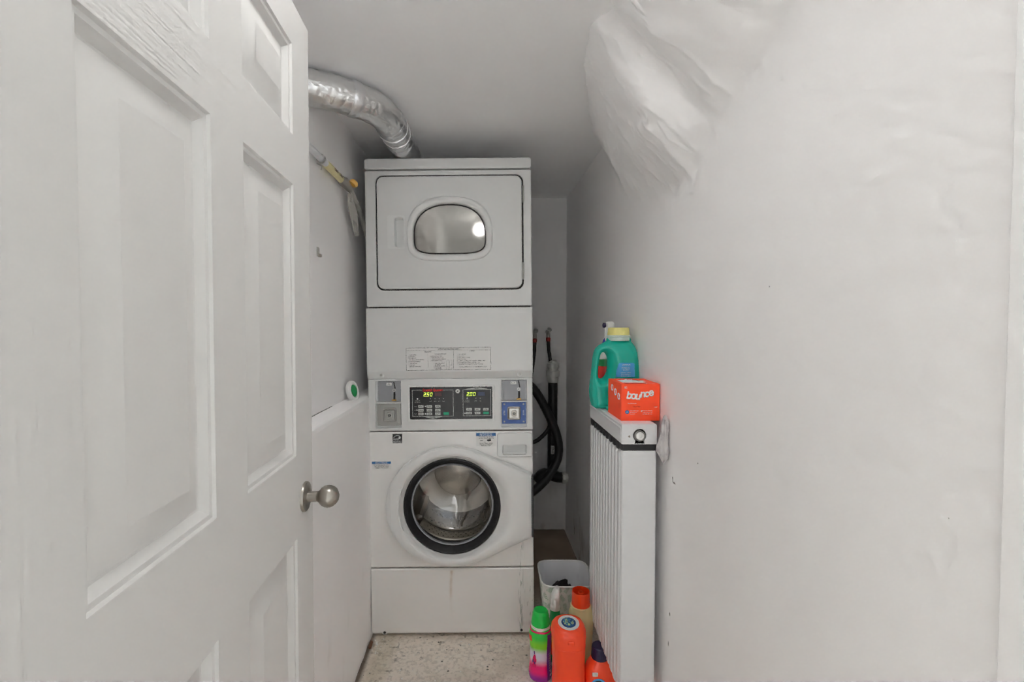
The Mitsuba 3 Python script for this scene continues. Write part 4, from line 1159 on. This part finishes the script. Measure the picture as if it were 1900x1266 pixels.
mm = m3.Manifold.level_set(tri, [gx[0], ys[0], gz[0], gx[-1], ys[-1], gz[-1]], 0.0045).to_mesh()
jm = trimesh.Trimesh(np.array(mm.vert_properties)[:, :3], np.array(mm.tri_verts), process=False)
jm = trimesh.smoothing.filter_taubin(jm, iterations=8)
v = jm.vertices.copy(); v[:, 1] += JD; v[:, 2] = np.maximum(v[:, 2], RZ + 0.0005)
jg = thing('detergent_jug', 'teal plastic detergent jug with a pale yellow cap on the radiator behind the orange box', 'detergent jug')
obj('jug_body', TM(v, jm.faces), 'teal', jg, True)
nx0 = (J(405, 0)[0] + J(655, 0)[0]) / 2; nr = (J(655, 0)[0] - J(405, 0)[0]) / 2
zc0 = J(0, 300)[1] + dz
obj('collar', place(lathe([(nr * 0.94, -0.010), (nr * 0.97, 0.0), (nr * 0.97, 0.003), (nr * 1.04, 0.004), (nr * 1.04, 0.008), (nr * 0.97, 0.010)], 40), [nx0, JD, zc0]), 'cap_collar', jg, 40)
cp = [(nr * 0.97, 0.009)]
obj('cap', place(lathe([(nr * 0.98, 0.009), (nr * 0.96, 0.012), (nr * 0.92, 0.033), (nr * 0.88, 0.036), (nr * 0.80, 0.036), (nr * 0.76, 0.031), (0.001, 0.031)], 48), [nx0, JD, zc0]), 'cap_yellow', jg, 40)
lq = np.array([J(*q, JD - 0.046) for q in [(500, 740), (505, 680), (530, 590), (545, 580), (690, 580), (705, 590), (712, 740)]]) + [0, dz]
lp_ = Polygon(lq)
jl = obj('label', flat(lp_, JD - 0.044, JD - 0.0475), 'cyan_label', jg, False, label='light blue back label with white print')
ct = J(615, 603, JD - 0.046)
L = [txt('LAUNDRY DETERGENT', 0.0036, ct[0], ct[1] + dz, JD - 0.0475, 'c', 0.028, 0.0004, True)]
for Yq, s, w_ in ((628, 'Add detergent to the dispenser', 0.030), (645, 'then add clothes and start', 0.029), (660, 'the washer', 0.020), (690, 'Works in hot and cold water', 0.035), (710, 'safe for all machines', 0.033), (728, 'keep away from children', 0.035)):
    c = J(608, Yq, JD - 0.046); L.append(txt(s, 0.0024, c[0], c[1] + dz, JD - 0.0475, 'c', w_, 0.0004, True))
obj('lettering', cat(L), 'text_white', jl, False)
# spray bottle behind the jug
sb = thing('spray_bottle', 'white and blue trigger sprayer with a red and green label, behind the teal jug', 'spray bottle')
SX_, SY_ = 0.458, 1.775
obj('bottle', body(SX_ - 0.005, SY_, smoothrows([(RZ, 0.028, 0.022), (RZ + 0.02, 0.033, 0.024), (RZ + 0.09, 0.033, 0.024), (RZ + 0.165, 0.032, 0.023), (RZ + 0.198, 0.014, 0.013), (RZ + 0.215, 0.013, 0.013)])), 'white_pl', sb, 40)
obj('label', body(SX_ - 0.005, SY_, [(RZ + 0.095, 0.0345, 0.0255), (RZ + 0.140, 0.0342, 0.0253)], cap0=False, cap1=False), 'red_body', sb, 40)
obj('label_top', body(SX_ - 0.005, SY_, [(RZ + 0.140, 0.0342, 0.0253), (RZ + 0.166, 0.0328, 0.0242)], cap0=False, cap1=False), 'green_body', sb, 40)
c = oy(1121, 606, SY_)
hz = c[2]
obj('sprayer_head', cat([cbox(c[0] + 0.004, SX_ + 0.02, SY_ - 0.011, SY_ + 0.011, hz - 0.014, hz + 0.018, 0.007), cbox(SX_ - 0.016, SX_ + 0.008, SY_ - 0.011, SY_ + 0.011, RZ + 0.21, hz, 0.005)]), 'white_pl', sb)
obj('nozzle', place(lathe([(0.007, 0), (0.009, 0.002), (0.009, 0.010), (0.004, 0.012)], 16), [c[0] + 0.006, SY_, hz + 0.004], (-1, 0, 0)), 'navy', sb)
obj('trigger', tube(spline([(c[0] + 0.022, SY_, hz - 0.01), (c[0] + 0.014, SY_, hz - 0.03), (c[0] + 0.004, SY_, hz - 0.052), (c[0] + 0.001, SY_, hz - 0.062)], 6), [0.006] * 12 + [0.0075] * 7, 12), 'blue_trigger', sb)
# pen-like green tube lying by the jug
mk = thing('marker_pen', 'short bright green marker with a dark cap lying at the foot of the teal jug', 'marker')
mz = RZ + 0.0078
obj('barrel', tube([(0.428, 1.624, mz), (0.445, 1.618, mz), (0.468, 1.61, mz)], 0.0075, 16), 'green_lime', mk)
obj('cap', tube([(0.413, 1.629, mz), (0.417, 1.628, mz), (0.428, 1.624, mz)], [0.005, 0.0072, 0.0074], 16), 'teal', mk)
# orange dryer-sheet box
BX0, BX1, BY0, BY1, BH = 0.412, 0.528, 1.445, 1.598, 0.112
bxx = thing('dryer_sheet_box', 'orange cardboard box of dryer sheets, torn open, on the near end of the radiator', 'box')
hole_ = sbox(BX0 + 0.014, BY0 + 0.012, BX1 - 0.030, BY1 - 0.03)
walls = sbox(BX0, BY0, BX1, BY1)
sidew = walls.difference(sbox(BX0 + 0.0015, BY0 + 0.0015, BX1 - 0.0015, BY1 - 0.0015))


def ex(poly, z0, z1):
    return cat([trimesh.creation.extrude_polygon(g_, z1 - z0, engine='earcut').apply_translation([0, 0, z0]) for g_ in getattr(poly, 'geoms', [poly])])


obj('carton', cat([ex(sidew, RZ, RZ + BH), ex(walls, RZ, RZ + 0.0015), ex(walls.difference(hole_), RZ + BH - 0.0015, RZ + BH)]), 'orange_card', bxx, False)
tw = []
rng = np.random.default_rng(4)
gxx, gyy = np.meshgrid(np.linspace(BX0 + 0.004, BX1 - 0.02, 30), np.linspace(BY0 + 0.004, BY1 - 0.02, 30), indexing='ij')
gz_ = RZ + BH - 0.006 + 0.010 * meshkit.fbm(np.stack([gxx * 60, gyy * 25, 0 * gxx], -1), 3, 4)
idx = np.arange(900).reshape(30, 30); a, b, c_, d_ = idx[:-1, :-1].ravel(), idx[1:, :-1].ravel(), idx[1:, 1:].ravel(), idx[:-1, 1:].ravel()
obj('dryer_sheets', TM(np.stack([gxx, gyy, gz_], -1).reshape(-1, 3), np.vstack([np.stack([a, b, c_], 1), np.stack([a, c_, d_], 1)])), 'white_pl', bxx, True, label='white dryer sheets in the torn opening')
obj('torn_flap', loft([[(BX0 + 0.012, BY0 + 0.012, RZ + BH), (BX1 - 0.035, BY0 + 0.012, RZ + BH), (BX1 - 0.035, BY0 + 0.013, RZ + BH + 0.001), (BX0 + 0.012, BY0 + 0.013, RZ + BH + 0.001)],
                       [(BX0 + 0.006, BY0 + 0.004, RZ + BH + 0.004), (BX1 - 0.045, BY0 + 0.006, RZ + BH + 0.003), (BX1 - 0.045, BY0 + 0.007, RZ + BH + 0.004), (BX0 + 0.006, BY0 + 0.005, RZ + BH + 0.005)]]), 'white_pl', bxx, False)
yf = BY0


def bx(X, Y):      # picture of the box front: 0..1 to the right, 0..1 up
    return BX0 + X * (BX1 - BX0), RZ + Y * BH


for nm, mt, gd, dep in (('logo_shadow', 'grey_pipe', 0.0014, 0.0004), ('logo_lettering', 'text_white', 0.0, 0.0010)):
    L = []
    for ch, X, Y, rt in (('b', 0.215, 0.70, -0.05), ('o', 0.305, 0.69, 0.1), ('u', 0.405, 0.675, -0.08), ('n', 0.51, 0.735, 0.05), ('c', 0.60, 0.745, 0.1), ('e', 0.695, 0.775, 0.12)):
        x_, z_ = bx(0.495 + (X - 0.455) * 1.18, Y)
        lh = 0.0205 if ch == 'b' else 0.0205
        mm = txt(ch, lh, 0, 0, 0, 'c', {'b': 0.0148, 'o': 0.0148, 'u': 0.0135, 'n': 0.0135, 'c': 0.0125, 'e': 0.0148}[ch], dep, True, 0.15, rt)
        v = mm.vertices.copy()
        v[:, 0] += x_ + gd; v[:, 2] += z_ - gd + (0.0 if ch == 'b' else 0.0); v[:, 1] += yf
        L.append(TM(v, mm.faces))
    obj(nm, cat(L), mt, bxx, False)
L = [txt('fabric softener sheets', 0.0028, *bx(0.28, 0.47), yf, 'c', 0.026, 0.0004), txt('80', 0.006, *bx(0.115, 0.90), yf, 'c', 0.008, 0.0004, True)]
obj('weight_mark', flat(sbox(*bx(0.86, 0.365), *bx(0.94, 0.378)), yf, yf - 0.0004), 'text_white', bxx, False)
for j, s in enumerate(('helps reduce static', 'and wrinkles and', 'repels lint')):
    L.append(txt(s, 0.0026, *bx(0.23, 0.275 - 0.045 * j), yf, 'l', 0.026 - 0.006 * j, 0.0004))
for j, s in enumerate(('outdoor fresh scent', 'dryer sheets for', 'softer laundry care')):
    L.append(txt(s, 0.0026, *bx(0.56, 0.275 - 0.045 * j), yf, 'l', 0.029, 0.0004))
obj('bullet_mark', flat(Point(*bx(0.53, 0.265)).buffer(0.0022), yf, yf - 0.0004), 'text_white', bxx, False)
obj('front_lettering', cat(L), 'text_white', bxx, False)
obj('scent_lettering', txt('Outdoor Fresh', 0.0042, *bx(0.40, 0.385), yf, 'c', 0.023, 0.0004, True), 'orange_dark', bxx, False)
obj('seal_emblem', flat(Point(*bx(0.155, 0.235)).buffer(0.0058), yf, yf - 0.0005), 'sticker_blue', bxx, False)
obj('seal_mark', txt('tm', 0.0034, *bx(0.155, 0.235), yf - 0.0005, 'c', 0.006, 0.0004, True), 'text_white', bxx, False)
L = []
for j, (yq, zq) in enumerate(((BY0 + 0.028, 0.66), (BY0 + 0.066, 0.74), (BY0 + 0.104, 0.82))):
    mm = txt('8oc'[j] if False else 'o', 0.026, 0, 0, 0, 'c', 0.026, 0.0006, True); v = mm.vertices
    L.append(TM(np.stack([BX0 + v[:, 1], yq + 0.0 - v[:, 0], RZ + zq * BH + v[:, 2]], 1), mm.faces))
obj('side_lettering', cat(L), 'text_white', bxx, False)
# rag stuffed between radiator and wall
rg = thing('cleaning_rag', 'crumpled grey rag hanging between the radiator top and the right wall', 'rag')
N1 = 40
rings = []
for z, w1, d1_, cxs in ((1.030, 0.006, 0.003, 0.524), (1.024, 0.010, 0.007, 0.5225), (1.004, 0.011, 0.009, 0.521), (0.985, 0.010, 0.009, 0.5205), (0.965, 0.011, 0.0120, 0.5190), (0.945, 0.013, 0.0160, 0.5165), (0.930, 0.013, 0.0160, 0.5165), (0.915, 0.010, 0.010, 0.518), (0.901, 0.003, 0.003, 0.517)):
    q = sring(0, 0, z, 1, 1, 2, N1)
    t_ = np.arange(N1) * 2 * math.pi / N1
    f_ = 1 + 0.22 * np.sin(t_ * 5 + z * 60) + 0.5 * (meshkit.fbm(np.stack([np.cos(t_) * 2, np.sin(t_) * 2, np.full(N1, z * 40)], 1), 3, 6) - 0.5)
    rings.append(np.stack([np.clip(cxs + q[:, 0] * d1_ * f_, 0.497, 0.5315), 1.382 + q[:, 1] * w1 * np.minimum(f_, 1.3), q[:, 2] + 0.006 * q[:, 1]], 1))
R3 = np.array(rings); R3 = np.stack([spline(R3[:, j], 5) for j in range(N1)], 1)
obj('cloth', loft(list(R3), True, True), 'rag_cloth', rg, True)

# ================================================================== ON THE FLOOR
# bin
bn = thing('waste_bin', 'white waste bin printed with green sprigs, standing between the machine and the radiator', 'bin')
bc = (0.335, 1.99)
o_ = [(0.0, 0.078, 0.078, 5), (0.004, 0.082, 0.082, 5), (0.255, 0.107, 0.110, 5)]
i__ = [(0.257, 0.104, 0.107, 5), (0.01, 0.078, 0.078, 5)]
obj('shell', body(*bc, o_, N=72, cap1=False), 'bin_print', bn, 40)
obj('lining', body(*bc, i__, N=72, cap0=False), 'bin_inside', bn, 40)
rim = np.vstack([sring(*bc, 0.257, 0.1065, 0.1095, 5, 72)]); rim = np.vstack([rim, rim[:1]])
obj('rim', tube(rim, 0.0038, 10), 'white_pl', bn, True)
lt_ = body(bc[0] - 0.012, bc[1] + 0.030, smoothrows([(0.012, 0.050, 0.035), (0.06, 0.055, 0.040), (0.14, 0.052, 0.038), (0.185, 0.036, 0.028), (0.203, 0.014, 0.012)], 6))
lt_.vertices += (meshkit.fbm(lt_.vertices * 55, 3, 2)[:, None] - 0.5) * 0.035 * (lt_.vertices[:, 2:] > 0.02)
k = thing('dryer_lint', 'dark clump of lint lying in the waste bin', 'lint'); labels[k]['kind'] = 'stuff'
obj('clump', lt_, 'lint', k, True)
# small bottle: green cap, printed sleeve
gb = thing('scent_bead_bottle', 'small bottle with a green cap and a sleeve fading from green to pink', 'bottle')
gc = (0.205, 1.742)
rot = -0.25
obj('bottle', body(*gc, smoothrows([(0.0, 0.033, 0.033), (0.005, 0.040, 0.038), (0.025, 0.0425, 0.040), (0.06, 0.0385, 0.036), (0.10, 0.0375, 0.035), (0.14, 0.0395, 0.037), (0.168, 0.0405, 0.038), (0.182, 0.037, 0.036), (0.190, 0.033, 0.033)]), n=2.4, rot=rot), 'sleeve', gb, 40)
obj('neck_ring', body(*gc, [(0.186, 0.0350, 0.0345), (0.190, 0.0355, 0.035), (0.198, 0.0345, 0.034), (0.200, 0.031, 0.031)]), 'pvc_white', gb, 40)
obj('red_band', body(*gc, [(0.180, 0.0385, 0.0370, 2.3), (0.185, 0.0368, 0.0358, 2.3), (0.187, 0.0345, 0.0340, 2.3)], rot=rot, cap0=False, cap1=False), 'magenta', gb, 40)
obj('cap', body(*gc, [(0.197, 0.0335, 0.0335), (0.200, 0.0345, 0.0345), (0.235, 0.0300, 0.0300), (0.246, 0.0270, 0.0270), (0.250, 0.0235, 0.0235), (0.250, 0.016, 0.016), (0.2485, 0.013, 0.013)]), 'green_cap', gb, 40)
# purple back panel on the right side of the sleeve
NB = 12
zs = np.linspace(0.012, 0.178, 30)
rp = np.array(smoothrows([(0.0, 0.033, 0.033), (0.005, 0.040, 0.038), (0.025, 0.0425, 0.040), (0.06, 0.0385, 0.036), (0.10, 0.0375, 0.035), (0.14, 0.0395, 0.037), (0.168, 0.0405, 0.038), (0.182, 0.037, 0.036), (0.190, 0.033, 0.033)]))


def patch(t0, t1, z0, z1, off, nt=12, nz=20):
    V = []
    for z in np.linspace(z0, z1, nz):
        a = np.interp(z, rp[:, 0], rp[:, 1]) + off; b = np.interp(z, rp[:, 0], rp[:, 2]) + off
        for t in np.linspace(t0, t1, nt):
            x = a * np.sign(math.cos(t)) * abs(math.cos(t)) ** (2 / 2.4); y = b * np.sign(math.sin(t)) * abs(math.sin(t)) ** (2 / 2.4)
            V.append((gc[0] + math.cos(rot) * x - math.sin(rot) * y, gc[1] + math.sin(rot) * x + math.cos(rot) * y, z))
    idx = np.arange(nz * nt).reshape(nz, nt)
    a, b, c_, d_ = idx[:-1, :-1].ravel(), idx[:-1, 1:].ravel(), idx[1:, 1:].ravel(), idx[1:, :-1].ravel()
    return TM(V, np.vstack([np.stack([a, b, c_], 1), np.stack([a, c_, d_], 1)]))


bl = obj('back_label', patch(-0.85, 0.5, 0.008, 0.176, 0.0006), 'purple', gb, True, label='violet back label with white print')
L = [patch(-0.60 + 0.0, -0.10, 0.10 - 0.0085 * k, 0.1025 - 0.0085 * k, 0.001, 6, 2) for k in range(8)]
L += [patch(-0.55, -0.10, 0.022, 0.030, 0.001, 6, 3), patch(-0.50, -0.15, 0.034, 0.038, 0.001, 6, 2)]
obj('back_lettering', cat(L), 'label_grey', bl, False)


def pdisc(t0, z0, rt, rz, off=0.0008):
    n_ = 18
    def P3(t, z):
        a_ = np.interp(z, rp[:, 0], rp[:, 1]) + off; b_ = np.interp(z, rp[:, 0], rp[:, 2]) + off
        x = a_ * np.sign(math.cos(t)) * abs(math.cos(t)) ** (2 / 2.4); y = b_ * np.sign(math.sin(t)) * abs(math.sin(t)) ** (2 / 2.4)
        return (gc[0] + math.cos(rot) * x - math.sin(rot) * y, gc[1] + math.sin(rot) * x + math.cos(rot) * y, z)
    V = [P3(t0, z0)] + [P3(t0 + rt * math.cos(q), z0 + rz * math.sin(q)) for q in np.arange(n_) * 2 * math.pi / n_]
    return TM(V, [(0, 1 + k, 1 + (k + 1) % n_) for k in range(n_)])


for q in ((-1.95, 0.092, 0.13, 0.008), (-2.08, 0.083, 0.12, 0.008), (-1.88, 0.080, 0.12, 0.009), (-2.02, 0.070, 0.14, 0.008), (-1.90, 0.060, 0.11, 0.007), (-2.10, 0.058, 0.12, 0.006)):
    obj('flower_print', pdisc(*q), 'magenta', gb, True)
for q in ((-1.98, 0.107, 0.07, 0.006, 0.001), (-2.14, 0.074, 0.08, 0.006, 0.001), (-1.92, 0.070, 0.06, 0.005, 0.0012)):
    obj('berry_print', pdisc(*q), 'purple', gb, True)
obj('badge', patch(-2.85, -2.25, 0.146, 0.166, 0.0010, 8, 6), 'red_body', gb, True)
# orange canister
oc_ = thing('orange_canister', 'tall orange plastic canister with a round picture seal on its lid, nearest on the floor', 'canister')
cc = (0.290, 1.640)
rows = smoothrows([(0.0, 0.048, 0.046), (0.006, 0.053, 0.051), (0.05, 0.0555, 0.053), (0.12, 0.0545, 0.052), (0.175, 0.056, 0.054), (0.212, 0.0575, 0.055), (0.232, 0.0555, 0.053), (0.240, 0.0535, 0.051)], 6)
obj('canister_body', body(*cc, rows, n=2.7), 'orange_plastic', oc_, 40)
obj('seam', body(*cc, [(0.196, 0.0568, 0.0548), (0.1975, 0.0577, 0.0557), (0.199, 0.0572, 0.0550)], n=2.7, cap0=False, cap1=False), 'orange_plastic', oc_, 40)
TL = math.radians(9)


def lid_t(m):
    m = m.copy(); m.apply_transform(trimesh.transformations.rotation_matrix(TL, [1, 0, 0], [cc[0], cc[1], 0.245])); return m


ld = obj('lid', lid_t(body(*cc, [(0.227, 0.0555, 0.0520), (0.229, 0.0600, 0.0575), (0.246, 0.0585, 0.0560), (0.258, 0.0520, 0.0490), (0.264, 0.0440, 0.0410), (0.266, 0.0360, 0.0335)], n=2.5)), 'orange_plastic', oc_, 40)
obj('lid_tab', lid_t(cbox(cc[0] - 0.011, cc[0] + 0.011, cc[1] - 0.0615, cc[1] - 0.050, 0.229, 0.243, 0.003)), 'orange_plastic', ld)


def disc(a, b, z, h, N=48):
    return lid_t(loft([sring(*cc, z, a, b, 2, N), sring(*cc, z + h, a, b, 2, N)]))


sl = obj('seal', disc(0.0365, 0.0345, 0.2655, 0.0012), 'white_pl', ld, 30, label='round white seal with a blue and green washing machine picture')


def wash_col(p, n, uv):
    a = p.x - cc[0]; b = p.y - cc[1]
    r_ = dr.sqrt(a * a + b * b)
    w1 = noise(a * 150 + 3, b * 150, 1); w2 = noise(a * 240, b * 240, 8)
    c = mix(lin(60, 120, 150), lin(196, 212, 150), smoothstep(0.35, 0.6, w1))
    c = mix(c, lin(40, 60, 110), smoothstep(0.60, 0.75, w2))
    return mix(c, lin(34, 62, 120), smoothstep(0.016, 0.021, r_) * smoothstep(0.2, 0.5, w1 + 0.2))


mat('wash_print', proc(wash_col), 0.4)
obj('seal_picture', disc(0.0250, 0.0235, 0.2663, 0.0008), 'wash_print', sl, 30)
# spray bottle on the floor
fb = thing('spray_bottle', 'white trigger sprayer with green neck, between the waste bin and the orange canister', 'spray bottle')
fc_ = (0.272, 1.835)
obj('bottle', body(*fc_, smoothrows([(0.0, 0.027, 0.022), (0.005, 0.029, 0.024), (0.08, 0.029, 0.024), (0.12, 0.027, 0.022), (0.16, 0.021, 0.018), (0.190, 0.0185, 0.0165), (0.198, 0.017, 0.016)])), 'green_body', fb, 40)
obj('label', body(*fc_, [(0.03, 0.0298, 0.0248), (0.10, 0.0294, 0.0244)], cap0=False, cap1=False), 'red_body', fb, 40)
obj('collar', place(lathe([(0.0185, 0), (0.0190, 0.003), (0.0190, 0.014), (0.017, 0.016), (0.016, 0.024)], 24), [*fc_, 0.196]), 'white_pl', fb, 40)
hd = loft([sring(fc_[0], fc_[1] + 0.004, 0.215, 0.0155, 0.017, 3), sring(fc_[0], fc_[1], 0.232, 0.0165, 0.021, 3), sring(fc_[0] + 0.003, fc_[1] + 0.004, 0.25, 0.0155, 0.024, 3), sring(fc_[0] + 0.007, fc_[1] + 0.006, 0.268, 0.011, 0.022, 3), sring(fc_[0] + 0.010, fc_[1] + 0.006, 0.278, 0.007, 0.014, 3)])
obj('sprayer_head', hd, 'white_pl', fb, 40)
obj('trigger', tube(spline([(fc_[0] - 0.003, fc_[1] - 0.016, 0.238), (fc_[0] - 0.004, fc_[1] - 0.028, 0.228), (fc_[0] - 0.004, fc_[1] - 0.030, 0.210)], 5), 0.006, 12), 'white_pl', fb)
# cream bottle with red dosing cap
cb = thing('softener_bottle', 'cream bottle with a clear red dosing cap beside the radiator', 'bottle')
bc2 = (0.360, 1.775)
obj('bottle', body(*bc2, smoothrows([(0.0, 0.036, 0.028), (0.006, 0.040, 0.032), (0.08, 0.041, 0.033), (0.15, 0.044, 0.035), (0.19, 0.0455, 0.037), (0.215, 0.045, 0.037), (0.235, 0.039, 0.0355), (0.243, 0.0365, 0.0355)], 5), n=2.3), 'cream', cb, 40)
obj('neck_ring', place(lathe([(0.0365, 0), (0.0385, 0.001), (0.0385, 0.006), (0.035, 0.008)], 32), [*bc2, 0.242]), 'cream', cb, 40)
ob = lathe([(0.0340, 0.246), (0.0340, 0.262), (0.0325, 0.302), (0.0305, 0.302), (0.0315, 0.262), (0.031, 0.256), (0.0005, 0.256)], 40)
obj('dosing_cap', place(ob, [*bc2, 0]), 'red_cap', cb, 40, label='red-orange cup-shaped cap')
obj('pour_spout', place(lathe([(0.016, 0.255), (0.014, 0.278), (0.011, 0.296), (0.008, 0.296), (0.006, 0.27)], 20), [*bc2, 0]), 'red_cap', cb, 40)
# red detergent bottle with navy cap under the radiator
rb = thing('detergent_bottle', 'orange-red detergent bottle with a navy cap tucked under the radiator edge', 'bottle')
rc_ = (0.402, 1.650)
obj('bottle', body(*rc_, smoothrows([(0.0, 0.048, 0.036, 3), (0.006, 0.052, 0.040, 3), (0.04, 0.054, 0.041, 3), (0.085, 0.053, 0.040, 2.8), (0.115, 0.043, 0.034, 2.4), (0.134, 0.030, 0.027, 2.2), (0.142, 0.026, 0.025, 2)], 6)), 'orange_plastic', rb, 40)
obj('cap', place(lathe([(0.029, 0.136), (0.030, 0.140), (0.0275, 0.175), (0.0245, 0.178), (0.001, 0.178)], 32), [*rc_, 0]), 'navy', rb, 40)
rl = obj('front_label', place(lathe([(0.026, 0), (0.026, 0.0012), (0.0005, 0.0016)], 32), [rc_[0] - 0.012, rc_[1] - 0.0405, 0.060], (-0.1, -1, 0.05)), 'text_black', rb, 40, label='dark round printed label')
obj('label_ring', place(lathe([(0.027, 0.0), (0.027, 0.002), (0.021, 0.002)], 32, True, False), [rc_[0] - 0.012, rc_[1] - 0.0405, 0.060], (-0.1, -1, 0.05)), 'cyan_label', rl, 40)
obj('badge', cbox(rc_[0] - 0.034, rc_[0] - 0.014, rc_[1] - 0.039, rc_[1] - 0.034, 0.092, 0.106, 0.002), 'white_pl', rb)

# debris on the floor
rng = np.random.default_rng(11)
L1, L2 = [], []
for k in range(150):
    y = 1.20 + 0.78 * rng.random() ** 0.6
    x = -0.47 + 0.64 * rng.random()
    s = 0.0010 + 0.0022 * rng.random() ** 2
    q = trimesh.creation.icosphere(0, s); q.vertices *= [1 + rng.random(), 1, 0.6]; q.apply_translation([x, y, s * 0.4])
    (L1 if rng.random() < 0.62 else L2).append(q)
for k in range(40):
    s = 0.001 + 0.003 * rng.random() ** 2
    q = trimesh.creation.icosphere(0, s); q.apply_translation([-0.455 + 0.05 * rng.random(), 1.86 + 0.10 * rng.random(), s * 0.5]); L1.append(q)
k = thing('floor_crumbs', 'pale crumbs of detergent and grit scattered on the floor', 'crumbs'); labels[k]['kind'] = 'stuff'
obj('grain', cat(L1), 'white_pl', k, False)
k = thing('floor_grit', 'dark specks of grit scattered on the floor', 'grit'); labels[k]['kind'] = 'stuff'
obj('grain', cat(L2), 'gap_dark', k, False)
k = thing('rusty_scrap', 'small rusty metal scrap on the floor in the corner left of the machine', 'scrap')
obj('piece', cbox(-0.468, -0.457, 1.885, 1.925, 0.0, 0.014, 0.004), 'rust', k, False)
